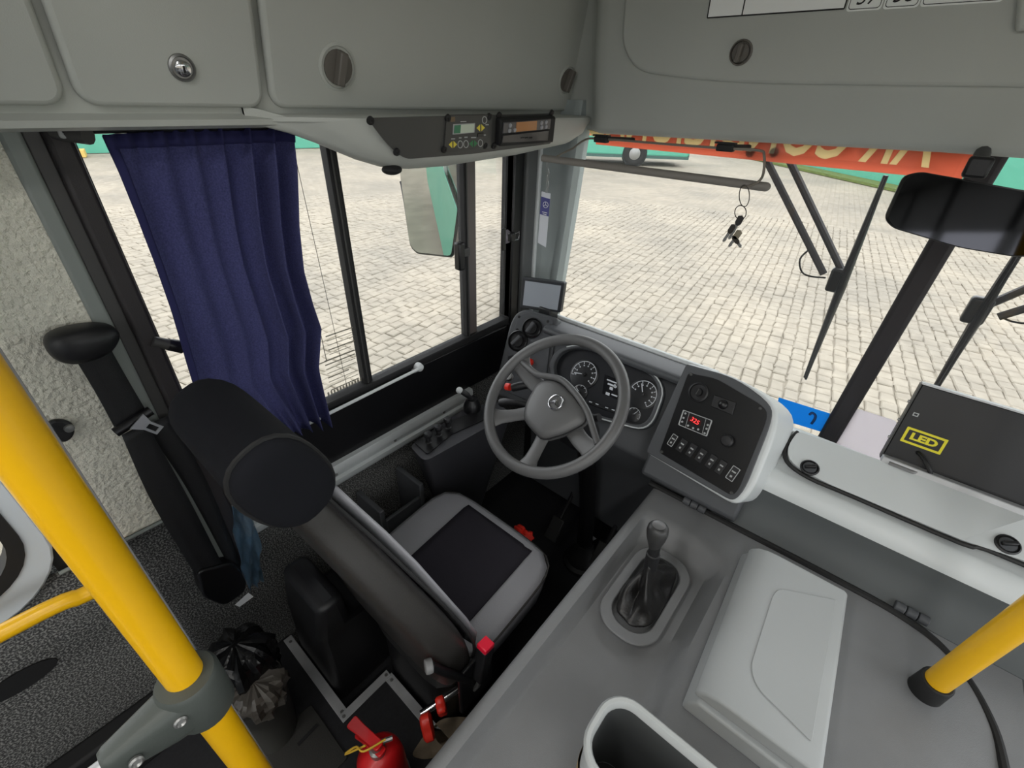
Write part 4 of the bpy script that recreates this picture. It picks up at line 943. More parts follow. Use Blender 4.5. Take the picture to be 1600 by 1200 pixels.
# document holder
dh = thing('document_holder', 'open pale grey slotted holder standing on the engine cover', 'holder', (.09, .35, .51))
DHM = mat('pale_holder_plastic', (178, 181, 180), .5, bump=.06)
hf2 = Fr((0, 0, 0), (1, 0, 0), (0, 1, 0))
def hs(z, g, sh=0): return [Vector((q.x, q.y, z)) for q in rrect(hf2, -.09 + g - sh, .26 - g, .285 + g, .415 - g, max(.012, .05 - g), 0, 7)]
MB().loft([hs(.535, .006), hs(.76, .004, 0), hs(.785, .0), hs(.79, .004), hs(.789, .010), hs(.78, .014), hs(.56, .018)], cap=False).build('holder_shell', DHM, dh, ang=50)
MB().loft([hs(.775, .0145), hs(.565, .019)], cap=False).build('inner_shade', mat('holder_shade_grey', (70, 72, 72), .6), dh)  # dark inner skin paints in the shade inside the holder
MB().prism(hs(.56, .018), (0, 0, -.006)).build('holder_bottom', BLK, dh)
MB().loft([hs(.512, .003), hs(.70, .001)], cap=False).build('beige_side_band', mat('beige_board', (150, 132, 100), .7), dh)
# yellow poles
def pole(name, label, base, top, r, foot=True):
    t = thing(name, label, 'handrail', base, 'yellow grab poles')
    b = Vector(base); q = Vector(top); MB().cyl(b, q, r, n=28).build('tube', YEL, t)
    if foot:
        d = (q - b).normalized(); MB().lathe(b, d, [(0, 0), (r * 1.38, 0), (r * 1.38, .004), (r * 1.3, .058), (r * 1.16, .062), (0, .062)], 28).build('rubber_foot', RUB, t)
    return t
pole('yellow_grab_pole', 'yellow grab pole in a black rubber foot on the engine cover', (.411, .971, .549), (.37, .70, 2.15), .0225)
P1 = Vector((-.558, -.047, 0))
gp = pole('yellow_grab_pole', "thick yellow grab pole right behind the driver's seat", (P1.x + .0, P1.y, -.119), (P1.x - .01, P1.y + .0, 2.15), .0245, False)
CLM = mat('clamp_grey', (68, 73, 69), .5, bump=.08)
cl_ = thing('pole_clamp', 'grey two bolt clamp joining the yellow pole to a steel rail', 'clamp', (P1.x, P1.y, .82))
MB().lathe((P1.x, P1.y, .795), (0, 0, 1), [(.0255, 0), (.038, 0), (.041, .006), (.041, .088), (.037, .095), (.0255, .095)], 30).build('clamp_collar', CLM, cl_)
ca_ = []
for t, hw, hz, zc in ((-.005, .034, .042, .842), (.02, .032, .04, .842), (.055, .025, .032, .842), (.085, .02, .024, .842), (.092, .016, .02, .842)):
    ca_.append([Vector((P1.x + .006 + hw * .9 * (abs(math.cos(a)) ** .6) * (1 if math.cos(a) > 0 else -1), P1.y - .022 - t, zc + hz * (abs(math.sin(a)) ** .6) * (1 if math.sin(a) > 0 else -1))) for a in [2 * PI * k / 24 for k in range(24)]])
MB().loft(ca_).build('clamp_arm', CLM, cl_, ang=60)
MB().cyl((P1.x + .006, P1.y - .112, .842), (P1.x + .006, -1.2, .842), .011, n=14).build('steel_rail', ALU, cl_)
for dy, dz in ((-.028, .012), (-.085, -.004)):
    MB().lathe((P1.x + .036 - abs(dy) * .06, P1.y + dy, .845 + dz), (1, 0, .25), [(0, 0), (.0085, 0), (.0085, .004), (.006, .006), (.004, .003), (0, .003)], 12).build('clamp_bolt', STEEL, cl_)
# clear partition
e = ray(152, 780); e = Vector((e.x, e.y, 0)).normalized()
pa = e * .60
pd = Vector((-1.15, -.035, 0)) - pa
par_ = MB().prism([(pa.x, pa.y, .10), (-1.17, pa.y * 1.9 - .004, .10), (-1.17, pa.y * 1.9 - .004, 1.95), (pa.x, pa.y, 1.95)], (0, -.008, 0)).build('clear_partition', sheet('clear_acrylic', (190, 200, 214), .16, .06))
tag(par_, 'clear acrylic partition sheet beside the yellow pole', 'partition')
MB().prism([(pa.x + .002, pa.y + .001, .10), (pa.x - .010, pa.y + .001, .10), (pa.x - .010, pa.y + .001, 1.95), (pa.x + .002, pa.y + .001, 1.95)], (0, -.010, 0)).build('sheet_edge', mat('frosted_sheet_edge', (176, 180, 190), .3, trans=.3), par_)
hrl = thing('yellow_handrail', 'short horizontal yellow handrail below the passenger window', 'handrail', (-1.1, -.5, .6))
y0 = at(0, 990, 'X', -1.08); y1 = at(130, 930, 'X', -1.08)
MB().tube(smooth_path([(-1.19, -1.15, .66), (-1.1, -1.1, .665), (-1.08, -1.0, y0.z), (-1.08, y0.y, y0.z), (-1.08, y1.y, y1.z), (-1.09, -.085, y1.z - .005), (-1.185, -.06, y1.z - .01)], 5), .018, 14).build('rail_tube', YEL, hrl)
MB().lathe((-1.199, -1.15, .66), (1, 0, 0), [(0, 0), (.03, 0), (.028, .006), (0, .008)], 16).build('rail_flange', YEL, hrl)

# ================================================================== LED SIGN, WINDSCREEN BITS
led = thing('led_sign', 'flat black electronic sign with a yellow framed caption standing on the passenger dash', 'sign', (.55, 1.43, .79))
ldf = Fr((.2, 1.42, .80), (1, 0, 0), (0, .06, .22))
MB().box(ldf.p(.375, .112, -.018), (.77, .226, .032), ldf).build('sign_box', mat('sign_black', (19, 19, 21), .4, bump=.05), led, bev=.003)
MB().box(ldf.p(.375, .2265, -.018), (.772, .004, .034), ldf).build('top_edge_strip', ALU, led)
MB().box(ldf.p(-.0115, .112, -.018), (.003, .226, .034), ldf).build('side_strip', DGREY, led)
for v in (.06, .115, .17): MB().lathe(ldf.p(-.012, v, -.016), -ldf.U, [(0, 0), (.004, 0), (.004, .006), (0, .006)], 8).build('side_bolt', STEEL, led)
MB().box(ldf.p(.375, .004, .012), (.772, .018, .03), ldf).build('bottom_ledge', ALU, led, bev=.003)
cu_, cv_ = ldf.uv(1444, 689)
YS = mat('yellow_caption', (226, 214, 40), .5)
q = [ldf.uv(x, y) for x, y in ((1418, 667), (1482, 687), (1470, 711), (1406, 689))]
uu0 = (q[0][0] + q[3][0]) / 2; uu1 = (q[1][0] + q[2][0]) / 2; vv0 = (q[2][1] + q[3][1]) / 2; vv1 = (q[0][1] + q[1][1]) / 2
MB().ring(rrect(ldf, uu0, uu1, vv0, vv1, .001, -.0018, 1), rrect(ldf, uu0 + .006, uu1 - .006, vv0 + .006, vv1 - .006, .001, -.0018, 1), ldf.N * .0008).build('caption_frame', YS, led)
text('LED', ldf, (uu0 + uu1) / 2, (vv0 + vv1) / 2, .026, YS, 'led_caption', led, -.0016, bold=.0012, width=(uu1 - uu0) * .66)
u, v = ldf.uv(1431, 648); MB().box(ldf.p(u, v, -.0018), (.012, .010, .0006), ldf).build('mini_mark', GREYTXT, led); MB().box(ldf.p(u, v, -.0014), (.007, .005, .0006), ldf).build('mini_mark', BLKS, led)
MB().tube(smooth_path([ldf.px(1434, 707, -.004), ldf.px(1441, 714, .014), ldf.px(1452, 733, .026), at(1455, 746, 'Z', .80)], 5), .0055, 8).build('power_cable', RUB, led)
MB().lathe(at(1455, 748, 'Z', .795), (0, -.3, 1), [(0, 0), (.013, 0), (.012, .006), (0, .006)], 14).build('cable_grommet', RUB, led)
gd = MB().prism([at(x, y, 'Z', .805) for x, y in ((1387, 719), (1395, 716), (1436, 731), (1434, 741), (1425, 741), (1388, 726))], (0, 0, .008)).build('controller_strip', mat('strip_grey', (120, 120, 120), .4), led, bev=.001)
gf2 = Fr((-.004 + 0, 1.628, .7), (1, 0, 0), (0, -.10, 1))
gfi = Fr(wsf.p(0, 0, .004), wsf.U, wsf.V)
bs_ = MB().prism([gfi.px(x, y) for x, y in ((1217, 621), (1297, 646), (1288, 676), (1210, 652))], gfi.N * .001).build('blue_sticker', mat('blue_film', (60, 176, 238), .5, trans=.75))
tag(bs_, 'bright blue sticker low on the windscreen by the switch console', 'sticker')
MB().tube(smooth_path([gfi.px(1265, 648, .002), gfi.px(1269, 645, .002), gfi.px(1274, 649, .002), gfi.px(1273, 655, .002), gfi.px(1268, 662, .002)], 4), .0042, 8).build('hook_mark', mat('dark_blue_print', (20, 60, 110), .5), bs_)
wf_ = MB().prism(rpoly([gfi.px(x, y, .002) for x, y in ((1310, 629), (1402, 658), (1384, 722), (1284, 684))], .012), gfi.N * .0012).build('frosted_film', sheet('frosted_white', (226, 220, 226), .72, .3))
tag(wf_, 'frosted white film on the windscreen between blue sticker and black sign', 'film')
# ---- wipers
def wiper(name, label, blade, arms, hub, cable):
    t = thing(name, label, 'wiper', at(*hub, 'Y', 1.70), 'windscreen wipers')
    b0, b1 = at(*blade[0], 'Y', 1.71), at(*blade[1], 'Y', 1.71); d = b1 - b0
    MB().tube([b0, b0 + d * .25, b0 + d * .5, b0 + d * .8, b1], [.006, .010, .013, .009, .006], 8).build('blade_frame', BLKS, t)
    MB().tube([b0 + Vector((.004, -.012, 0)), b1 + Vector((.004, -.012, 0))], .004, 6).build('blade_rubber', RUB, t)
    for a in arms:
        MB().tube([at(*a[0], 'Y', 1.73), at(*a[1], 'Y', 1.73)], .011, 8).build('wiper_arm', mat('arm_black', (42, 38, 40), .5), t)
    for a in arms:
        e = at(*a[0], 'Y', 1.73); MB().tube([e, Vector((e.x, WS(e.z) + .004, e.z))], .013, 8).build('wiper_pivot', BLKS, t)
    h = at(*hub, 'Y', 1.72); f2 = Fr(h, d, (0, 0, 1)); f2 = Fr(h, d.normalized(), Vector((0, -1, 0)).cross(d))
    MB().box(h, (.075, .05, .03), f2).build('wiper_knuckle', BLKS, t, bev=.008)
    MB().tube(smooth_path([at(*c, 'Y', 1.73) for c in cable], 4), .003, 6).build('washer_hose', RUB, t)
wiper('windscreen_wiper', 'black windscreen wiper in front of the driver with twin arms from above', ((1384, 274), (1258, 590)), (((1190, 235), (1287, 428)), ((1226, 235), (1314, 420))), (1309, 438), ((1264, 390), (1250, 405), (1253, 425), (1268, 432), (1290, 434)))
wiper('windscreen_wiper', 'black windscreen wiper on the door side behind the black sign', ((1610, 365), (1458, 610)), (((1680, 418), (1545, 476)), ((1690, 455), (1560, 495))), (1527, 485), ((1560, 492), (1580, 502), (1610, 505), (1640, 495)))
# ---- sun blind with wire frame
vis = thing('roller_sun_blind', 'grey roller sun blind rolled up on its wire frame at the windscreen top', 'sun blind', at(1030, 270, 'Y', 1.3))
va, vb = at(848, 247, 'Y', 1.3), at(1196, 292, 'Y', 1.3)
VM = mat('blind_grey', (128, 124, 118), .6)
MB().cyl(va, vb, .0105, n=16).build('blind_tube', VM, vis)
MB().ell(vb, .012, .0105, .0105).build('tube_end', VM, vis)
wr_ = [at(895, 232, 'Y', 1.34), at(915, 218, 'Y', 1.33), at(940, 217, 'Y', 1.32), at(1040, 225, 'Y', 1.31), at(1135, 232, 'Y', 1.31), at(1186, 235, 'Y', 1.31), at(1194, 243, 'Y', 1.305), at(1193, 270, 'Y', 1.30), at(1186, 283, 'Y', 1.29), at(1172, 290, 'Y', 1.288), at(1160, 293, 'Y', 1.287)]
MB().tube(smooth_path(wr_, 4), .003, 8).build('wire_frame', mat('grey_wire', (128, 122, 112), .4, .3), vis)
MB().tube(smooth_path([at(895, 232, 'Y', 1.34), at(878, 240, 'Y', 1.33), at(862, 250, 'Y', 1.31)], 3), .003, 8).build('wire_frame', MATS['grey_wire'], vis)
for x, y in ((940, 215), (1134, 228)):
    c = at(x, y + 3, 'Y', 1.315)
    k = MB().box(c, (.042, .022, .016)).build('blind_clip', BLKM, vis, bev=.003)
    MB().box(c + Vector((-.004, .005, .010)), (.05, .02, .004)).build('clip_plate', BLKM, k)
    MB().tube([c + Vector((0, .01, .002)), c + Vector((0, .2, -.006))], .006, 6).build('clip_arm', BLKM, k)
# keys
ky = thing('key_bunch', 'small bunch of keys on rings hanging from the sun blind', 'keys', at(1150, 380, 'Y', 1.285))
kfr = Fr(at(1158, 300, 'Y', 1.285), (1, 0, 0), (0, 0, 1))
def ringp(x, y, rx, ry, n=20): return [kfr.px(x + rx * math.cos(2 * PI * k / n), y + ry * math.sin(2 * PI * k / n)) for k in range(n)]
KD = mat('dark_key_steel', (70, 66, 62), .4, .6)
MB().tube(ringp(1163, 306, 8, 17), .0012, 6, True).build('key_ring', KD, ky); MB().tube(ringp(1157, 332, 9, 11), .0012, 6, True).build('key_ring', KD, ky)
def key(bow, tip, w, m):
    a = kfr.px(*bow); b = kfr.px(*tip); d = b - a; f2 = Fr(a, d, kfr.N.cross(d))
    k = MB().prism([f2.p(x, y, -.001) for x, y in ((-.010, -w), (.006, -w), (.012, -w * .5), (.012, w * .5), (.006, w), (-.010, w), (-.014, 0))], f2.N * .003).build('key_bow', m, ky, bev=.001)
    L = d.length
    MB().prism([f2.p(x, y, 0) for x, y in ((.011, -.0035), (L, -.0035), (L + .004, 0), (L, .0035), (L * .85, .0045), (L * .75, .003), (L * .6, .0045), (.011, .0035))], f2.N * .0015).build('key_blade', STEEL, k)
key((1155, 345), (1140, 372), .008, mat('black_key_bow', (40, 38, 38), .5)); key((1143, 358), (1131, 376), .007, KD); key((1152, 367), (1140, 384), .008, mat('brass_key', (150, 142, 124), .4, .6)); key((1150, 375), (1157, 385), .006, KD)
# tag on a chain
tgt = thing('hanging_tag', 'narrow blue and white card tag on a thin chain by the A pillar', 'tag', at(850, 340, 'Y', 1.3))
tfm = Fr(at(850, 340, 'Y', 1.3), (1, .15, 0), (0, 0, 1))
card = MB().prism([tfm.px(x, y) for x, y in ((846.4, 299), (860.4, 302.6), (853, 386.6), (840.6, 379))], tfm.N * .001).build('card', mat('tag_white', (205, 208, 214), .5), tgt)
MB().prism([tfm.px(x, y, .0012) for x, y in ((845.7, 307), (859.6, 311), (857.3, 338.5), (843.7, 334.5))], tfm.N * .0004).build('blue_field', mat('tag_blue', (72, 74, 132), .5), card)
c = tfm.px(852.5, 320, .0018); R = .0095
MB().tube([tfm.px(852.5, 320, .0018) + (tfm.U * math.cos(2 * PI * k / 20) + tfm.V * math.sin(2 * PI * k / 20)) * R for k in range(20)], .0008, 5, True).build('tag_emblem', WHITE, card)
for a in (90, 210, 330):
    a = math.radians(a); MB().tube([c, c + (tfm.U * math.cos(a) + tfm.V * math.sin(a)) * R], .0008, 5).build('tag_emblem', WHITE, card)
for y, w in ((331, 8), (334, 6)): MB().prism([tfm.px(x, yy, .0018) for x, yy in ((851 - w / 2, y - .6), (851 + w / 2, y + 1.4), (851 + w / 2, y + 2.4), (851 - w / 2, y + .4))], tfm.N * .0003).build('tag_print', WHITE, card)
cp_ = [tfm.px(x, y) for x, y in ((856, 250), (855, 262), (857, 272), (855, 282), (856, 292), (853.5, 301))]
for k in range(len(cp_) - 1):
    m_ = (cp_[k] + cp_[k + 1]) / 2; d = cp_[k + 1] - cp_[k]; f2 = Fr(m_, d, Vector((0, -1, 0)).cross(d) if k % 2 else Vector((0, -1, .2)))
    MB().tube([f2.p(d.length * .58 * math.cos(t), .004 * math.sin(t)) for t in [2 * PI * q / 14 for q in range(14)]], .0009, 5, True).build('chain_link', STEEL, tgt)
# ---- inside mirror
im = thing('interior_mirror', 'wide dark interior rear view mirror with rounded corners under the header', 'mirror', at(1500, 335, 'Y', 1.34))
imf = Fr(at(1500, 335, 'Y', 1.34), (1, .10, .0), (0, .10, 1))
io = rpoly(P2(imf, [(1381, 342), (1412, 274), (1440, 268), (1600, 297), (1660, 315), (1640, 402), (1585, 402), (1500, 388), (1395, 357)]), [.015, .012, .01, 0, .02, .02, .01, .02, .012])
MB().prism(io, imf.N * -.03).build('mirror_housing', BLKS, im, bev=.008, seg=3)
ic = sum(io, Vector()) / len(io)
MB().prism([ic + (q - ic) * .955 + imf.N * .0005 for q in io], imf.N * .001).build('mirror_glass', mat('mirror_dim_reflection', (64, 64, 68), .05, 1.0), im)  # dark tint stands in for the dim cabin the mirror reflects
MB().box(at(1528, 262, 'Y', 1.39) + Vector((0, .01, .0)), (.04, .03, .04)).build('mirror_bracket', BLK, im, bev=.006)
MB().tube([at(1528, 262, 'Y', 1.39), Vector((at(1528, 262, 'Y', 1.39).x, 1.495, 1.552))], .014, 10).build('mirror_arm', BLK, im)
# ---- outside mirror
om = thing('exterior_mirror', "tall black rimmed exterior mirror outside the driver's window", 'mirror', (-1.5, 1.28, 1.0))
omf = Fr((-1.5, 1.28, 1.2), Vector((.898, .44, 0)), (0, -.06, 1))
oo_ = rpoly(P2(omf, [(619, 225), (627, 290), (640, 385), (652, 396), (706, 402), (716, 330), (718, 225)]), [.02, .0, .03, .01, .02, 0, .02])
oc = sum(oo_, Vector()) / len(oo_)
MB().prism([oc + (q - oc) * 1.035 for q in oo_], omf.N * -.06).build('mirror_shell', BLKS, om, bev=.012)
MB().prism([oc + (q - oc) * .97 + omf.N * .0005 for q in oo_], omf.N * .002).build('mirror_glass', mat('mirror_silver', (205, 208, 206), .01, 1.0), om)
MB().tube([oc + omf.N * -.05 + Vector((0, 0, .2)), Vector((-1.35, 1.62, 1.60)), Vector((-1.22, 1.64, 1.64))], .014, 10).build('mirror_arm', BLKS, om)
# ---- suction clamp on the front quarter pane
sc_ = thing('suction_clamp', 'clear plastic suction clamp with black pad stuck on the side glass', 'clamp', at(795, 375, 'X', XW + .03))
f2 = Fr(at(783, 373, 'X', XW), (0, 1, 0), (0, 0, 1))
MB().box(f2.p(.0, 0, .012), (.018, .085, .012), f2).build('black_pad', BLKS, sc_, bev=.002)
MB().lathe(f2.p(.04, 0, -.005), (1, 0, 0), [(0, 0), (.028, 0), (.022, .012), (.014, .02), (0, .022)], 20).build('suction_cup', mat('clear_plastic', (170, 165, 172), .15, trans=.5), sc_)
MB().box(f2.p(.04, .004, .02), (.03, .035, .022), f2).build('clamp_body', BLKS, sc_, bev=.005)
MB().tube([f2.p(.05, .012, .02), f2.p(.085, .016, .02), f2.p(.085, -.012, .02), f2.p(.05, -.012, .02)], .003, 6).build('clamp_wire', CHROME, sc_)

# ================================================================== CURTAIN
cur = thing('window_curtain', "navy blue gathered curtain hanging in the driver's side window", 'curtain', (-1.15, .4, .7))
CUR = mat('navy_curtain_cloth', (84, 86, 130), .9, bump=.5, bscale=900, var=.35, vscale=300, spec=.15, trans=.35)
XC = -1.145
lft = [at(x, y, 'X', XC) for x, y in ((160, 212), (186, 270), (214, 340), (240, 410), (263, 480), (286, 560), (305, 620), (400, 690))]
rgt = [at(x, y, 'X', XC) for x, y in ((455, 194), (458, 270), (462, 350), (470, 420), (484, 470), (497, 508), (492, 570), (511, 660))]
def interp(pts, t):
    q = t * (len(pts) - 1); i = min(int(q), len(pts) - 2); return pts[i].lerp(pts[i + 1], q - i)
rows = []; NR, NC = 60, 90
for j in range(NR + 1):
    t = j / NR; a = interp(lft, t); b = interp(rgt, t)
    bot = sstep(.88, 1, t); row = []
    for i in range(NC + 1):
        s = i / NC; p = a.lerp(b, s)
        fold = (.006 + .024 * sstep(.5, .8, s)) * (.5 + .5 * sstep(0, .15, t))
        ph_ = 2 * PI * (s * 5.2 + 1.1 * s * s + .12 * math.sin(3 * t))
        off = fold * math.sin(ph_) + .006 * math.sin(2 * PI * s * 13 + 2 * t) * sstep(.12, 0, t) + bot * .008 * math.sin(2 * PI * s * 15 + 1.3)
        off += .015 * sstep(.3, .7, t) * (1 - sstep(.5, .9, s))
        zz = p.z + bot * (.006 * math.sin(2 * PI * s * 9))
        row.append(Vector((XC + off, p.y + .006 * math.cos(ph_) * sstep(.3, .6, s), zz)))
    rows.append(row)
MB().grid(rows).build('curtain_cloth', CUR, cur, sol=.0016, ang=180)
hd_ = [[q + Vector((.003, 0, .002)) for q in rows[0]], [q + Vector((.0035, 0, 0)) for q in rows[2]], [q + Vector((.003, 0, 0)) for q in rows[3]]]
MB().grid(hd_).build('header_tape', mat('navy_tape', (40, 41, 88), .9, trans=.15), cur, sol=.002, ang=180)
MB().grid([[q + Vector((.003, -.001, 0)) for q in r_[:5]] for r_ in rows]).build('side_hem', MATS['navy_tape'], cur, sol=.002, ang=180)
rd = thing('curtain_rod', 'thin dark curtain rod under the overhead lockers', 'curtain rod', (-1.145, .4, 1.55))
MB().cyl((XC, .17, 1.548), (XC, .66, 1.548), .007, n=10).build('rod', BLKS, rd)
MB().box((-1.17, .175, 1.55), (.06, .02, .03)).build('rod_bracket', GREYTXT, rd, bev=.004); MB().box((-1.17, .655, 1.55), (.06, .02, .03)).build('rod_bracket', GREYTXT, rd, bev=.004)
lr = thing('lower_curtain_rail', 'thin pale rail with a rounded end bracket below the side window', 'rail', at(600, 605, 'X', -1.16))
a, b = at(470, 668, 'X', -1.165), at(657, 575, 'X', -1.165)
MB().cyl(a, b, .0055, n=10).build('rail_rod', DASHG, lr)
MB().lathe(b - Vector((.02, 0, 0)), (1, 0, 0), [(0, 0), (.016, 0), (.017, .01), (.014, .022), (.008, .026), (0, .027)], 18).build('end_bracket', DASHG, lr)
MB().box(b + Vector((-.012, -.012, -.008)), (.018, .03, .012)).build('bracket_foot', GREYTXT, lr, bev=.003)
stb = MB().tube([at(238, 533, 'X', -1.165), at(262, 538, 'X', -1.165)], [.012, .013], 10).build('curtain_tie_peg', DARKG); tag(stb, 'small grey tie peg on the black pillar beside the curtain', 'peg')
MB().tube([at(262, 538, 'X', -1.165), at(285, 542, 'X', -1.165)], [.014, .016], 10).build('peg_cap', BLKS, stb)

# ================================================================== SEAT BELT
bt = thing('seat_belt', 'black seat belt with chrome tongue hanging on the side wall pillar', 'seat belt', (-1.15, .1, .3))
WEB = mat('belt_webbing', (17, 17, 19), .6, bump=.3, bscale=700)
def ribbon(ls, rs, X, nm, k=6):
    L = smooth_path([at(x, y, 'X', X) for x, y in ls], k); R_ = smooth_path([at(x, y, 'X', X) for x, y in rs], k)
    return MB().grid([[a, a.lerp(b, .33), a.lerp(b, .66), b] for a, b in zip(L, R_)]).build(nm, WEB, bt, sol=.002)
ribbon([(118, 562), (150, 615), (181, 672)], [(170, 540), (198, 590), (232, 648)], -1.155, 'upper_webbing')
ribbon([(190, 680), (240, 790), (310, 905)], [(228, 660), (290, 770), (352, 890)], -1.150, 'lower_webbing')
ribbon([(225, 665), (290, 760), (350, 870)], [(262, 650), (325, 755), (385, 905)], -1.165, 'return_webbing')
dc_ = Fr(at(132, 534, 'X', -1.15), at(175, 522, 'X', -1.15) - at(85, 545, 'X', -1.15), (0, .1, 1)); 
ds = []
for n_, k in ((-.035, .85), (-.02, 1.0), (.0, 1.0), (.014, .9), (.024, .6), (.027, .2)):
    ds.append([dc_.p(.056 * k * (abs(math.cos(a)) ** .75) * (1 if math.cos(a) > 0 else -1), (.036 + .008 * math.cos(a + 2.6)) * k * math.sin(a), n_) for a in [2 * PI * q / 32 for q in range(32)]])
MB().loft(ds).build('anchor_cover', BLK, bt, ang=70)
MB().tube([at(101, 556, 'X', -1.15), at(165, 530, 'X', -1.15)], .012, 10).build('guide_loop', BLKS, bt)
tb = MB().tube([at(180, 676, 'X', -1.145), at(236, 641, 'X', -1.145)], .011, 10).build('tongue_grip', BLKS, bt)
tn = Fr(at(230, 668, 'X', -1.14), at(250, 678, 'X', -1.14) - at(215, 660, 'X', -1.14), (0, .3, 1))
t0, t1 = at(213, 658, 'X', -1.125), at(250, 672, 'X', -1.125); dd = t1 - t0; f2 = Fr(t0, dd, Vector((1, 0, 0)).cross(dd)); L = dd.length
MB().ring([f2.p(0, -.02), f2.p(L * .45, -.011), f2.p(L, -.011), f2.p(L, .011), f2.p(L * .45, .011), f2.p(0, .02)], [f2.p(L * .45, -.006), f2.p(L * .55, -.006), f2.p(L * .88, -.006), f2.p(L * .88, .006), f2.p(L * .55, .006), f2.p(L * .45, .006)], f2.N * .003).build('tongue', mat('polished_steel', (200, 202, 208), .3, .7), tb)
rt = [at(x, y, 'X', -1.14) for x, y in ((308, 893), (318, 935), (352, 948), (384, 925), (386, 900), (365, 880))]
MB().prism(rpoly(rt, .02), (-.055, 0, 0)).build('retractor', BLKS, bt, bev=.012, seg=3)
MB().prism([at(x, y, 'X', -1.13) for x, y in ((367, 945), (374, 948), (396, 932), (388, 926))], (.001, 0, 0)).build('belt_label', WHITE, bt)
wp = thing('wall_fitting', 'small black bolted fitting on the textured wall below the belt anchor', 'fitting', at(95, 668, 'X', XW + .012))
MB().prism(rpoly([at(x, y, 'X', XW + .012) for x, y in ((72, 655), (98, 652), (116, 662), (113, 680), (96, 690), (78, 676))], .012), (.014, 0, 0)).build('fitting_plate', BLK, wp, bev=.004)
MB().lathe(at(108, 669, 'X', XW + .026), (1, 0, 0), [(0, 0), (.009, 0), (.008, .005), (0, .006)], 12).build('bolt', STEEL, wp)
bgp = smooth_path([at(x, y, 'X', -1.12) for x, y in ((372, 780), (380, 815), (388, 850), (394, 885), (400, 914))], 5)
rg = random.Random(4); BAG = sheet('blue_bag_film', (176, 216, 244), .55, .3)
rows = []
for k, p in enumerate(bgp):
    w = .018 + .012 * math.sin(PI * k / len(bgp)); rows.append([p + Vector((.012 * math.sin(i * 2.1 + k * .7), w * (i / 3 - 1), .004 * math.sin(i + k))) for i in range(7)])
bg_ = MB().grid(rows).build('blue_plastic_bag', BAG, sol=.001, ang=180); tag(bg_, 'crumpled strip of clear blue plastic bag hanging by the belt retractor', 'plastic bag')

# ================================================================== FLOOR THINGS
tr = thing('waste_bin', 'dark bin lined with a crumpled black plastic bag behind the seat', 'bin', (-.97, .03, -.12))
bc = Vector((-.945, .015, 0))
MB().loft([[Vector((bc.x + r_ * math.cos(a), bc.y + r_ * 1.0 * math.sin(a), z)) for a in [2 * PI * k / 24 for k in range(24)]] for z, r_ in ((-.12, .07), (.10, .085), (.16, .09))]).build('bin_body', mat('bin_grey', (70, 70, 66), .6), tr)
BAGB = mat('black_bag_film', (24, 24, 25), .22, bump=.6, bscale=60); BAGC = mat('grey_bag_film', (108, 102, 94), .3, bump=.6, bscale=60)
def crumple(c, rx, ry, z0, z1, seed, m, nm, par):
    rg = random.Random(seed); secs = []; n = 36; ph = [rg.uniform(0, 6.3) for _ in range(6)]
    for j in range(13):
        t = j / 12; k = (1 + .12 * math.sin(PI * t)) * (1 if t < .75 else math.sqrt(max(.02, 1 - ((t - .75) / .25) ** 2)))
        ring = []
        for i in range(n):
            a = 2 * PI * i / n; w = 1 + .10 * math.sin(7 * a + ph[0] + 4 * t) + .08 * math.sin(11 * a + ph[1] - 5 * t) + rg.uniform(-.05, .05)
            ring.append(Vector((c.x + rx * k * w * math.cos(a), c.y + ry * k * w * math.sin(a), z0 + (z1 - z0) * t + rg.uniform(-.006, .006))))
        secs.append(ring)
    return MB().loft(secs).build(nm, m, par, ang=25)
crumple(bc + Vector((-.06, .02, 0)), .085, .075, .08, .29, 3, BAGB, 'black_liner', tr)
crumple(bc + Vector((.03, .012, 0)), .06, .065, .11, .215, 9, BAGC, 'grey_liner_fold', tr)
fx = thing('fire_extinguisher', 'red fire extinguisher with a yellow pull tie standing beside the engine cover', 'fire extinguisher', (-.53, .16, -.12))
ex = Vector((-.525, .162, 0))
MB().lathe((ex.x, ex.y, -.119), (0, 0, 1), [(0, 0), (.058, 0), (.062, .01), (.062, .25), (.058, .285), (.045, .31), (.022, .325), (0, .325)], 32).build('cylinder', REDP, fx)
MB().lathe((ex.x, ex.y, .205), (0, 0, 1), [(0, 0), (.02, 0), (.02, .02), (.014, .025), (.014, .05), (0, .05)], 18).build('valve', STEEL, fx)
hd0 = Vector((ex.x, ex.y, .255)); hd1 = at(549, 1128, 'Z', .24)
for dz, L_ in ((0, 1), (-.03, .8)):
    d = (hd1 - hd0) * L_; f2 = Fr(hd0, d, Vector((0, 0, 1)).cross(d)); MB().prism(rpoly([f2.p(-.02, -.012, dz), f2.p(d.length * .6, -.013, dz), f2.p(d.length, -.016, dz), f2.p(d.length, .016, dz), f2.p(d.length * .6, .013, dz), f2.p(-.02, .012, dz)], .008), f2.N * .008).build('squeeze_lever', REDP, fx, bev=.002)
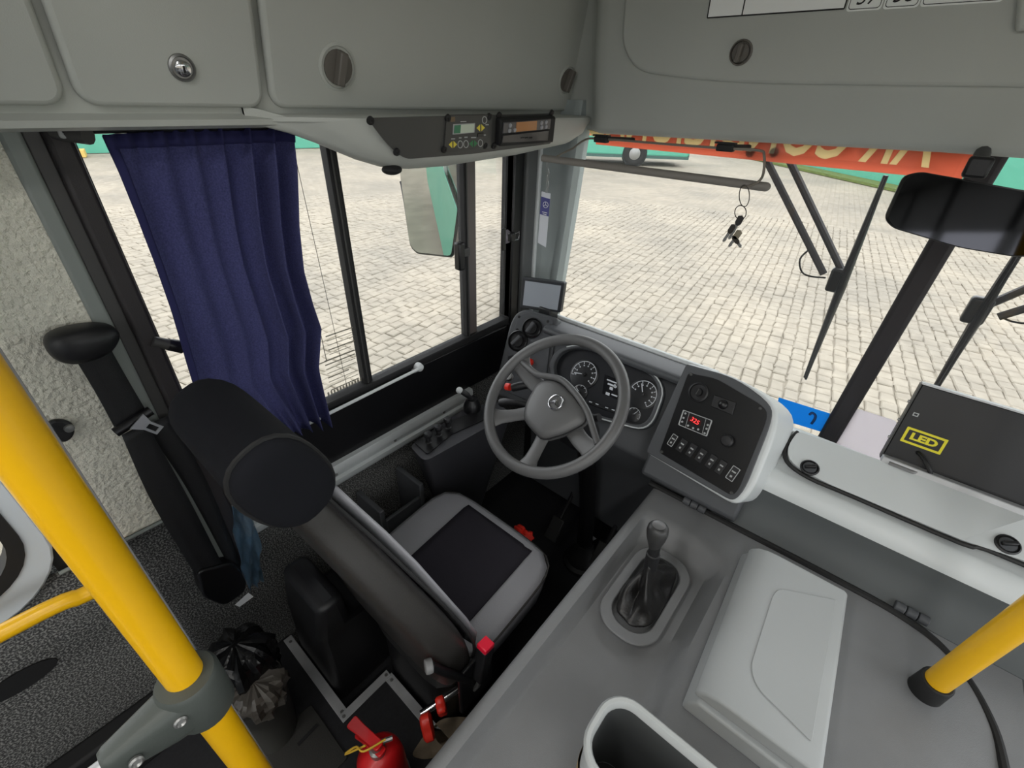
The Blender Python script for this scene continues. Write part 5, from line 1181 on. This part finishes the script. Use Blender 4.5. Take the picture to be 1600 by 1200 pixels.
MB().tube(smooth_path([hd0 + Vector((.015, .02, .01)), hd0 + Vector((0, -.03, .02)), hd0 + Vector((-.03, -.035, .0)), hd0 + Vector((-.045, -.06, -.02)), hd0 + Vector((-.01, -.02, .012))], 5), .0025, 6).build('yellow_tie', mat('yellow_tie', (222, 180, 60), .5), fx)
MB().tube([hd0 + Vector((.02, .035, -.005)), hd0 + Vector((.0, -.002, .0))], .006, 8).build('safety_pin', STEEL, fx)
MB().ring([Vector((ex.x + .066 * math.cos(2 * PI * k / 28), ex.y + .066 * math.sin(2 * PI * k / 28), .0)) for k in range(28)], [Vector((ex.x + .0625 * math.cos(2 * PI * k / 28), ex.y + .0625 * math.sin(2 * PI * k / 28), .0)) for k in range(28)], (0, 0, .025)).build('bracket_band', STEEL, fx)
pc = MB().prism(rpoly([at(x, y, 'Z', -.118) for x, y in ((641, 1182), (662, 1150), (690, 1123), (720, 1120), (750, 1125), (738, 1146), (708, 1175), (665, 1188))], .02), (0, 0, .003)).build('cardboard_piece', mat('stained_cardboard', (150, 134, 112), .9, var=.35, vscale=25)); tag(pc, 'stained beige piece of board on the floor under the red levers', 'board')
lt_ = MB().prism([at(x, y, 'Z', -.199) for x, y in ((920, 840), (926, 837), (932, 842), (925, 846)) ], (0, 0, .001)).build('paper_scrap', WHITE); tag(lt_, 'tiny white paper scrap on the footwell floor', 'paper')
fh = MB().prism([at(x, y, 'Z', -.119) for x, y in ((425, 1150), (470, 1075), (478, 1080), (432, 1158))], (0, 0, .001))
mt_ = MB().prism(rpoly([(-.93, -.25, -.1195), (-.72, -.25, -.1195), (-.70, .13, -.1195), (-.92, .13, -.1195)], .01), (0, 0, .006)).build('floor_hatch', mat('hatch_vinyl', (48, 47, 44), .7, bump=.2), None, bev=.002); tag(mt_, 'dark rectangular hatch in the aisle floor behind the seat', 'hatch')
MB().prism([at(x, y, 'Z', -.1125) for x, y in ((464, 1162), (467, 1166), (498, 1134), (495, 1130))], (0, 0, .001)).build('hatch_slot', BLKM, mt_)
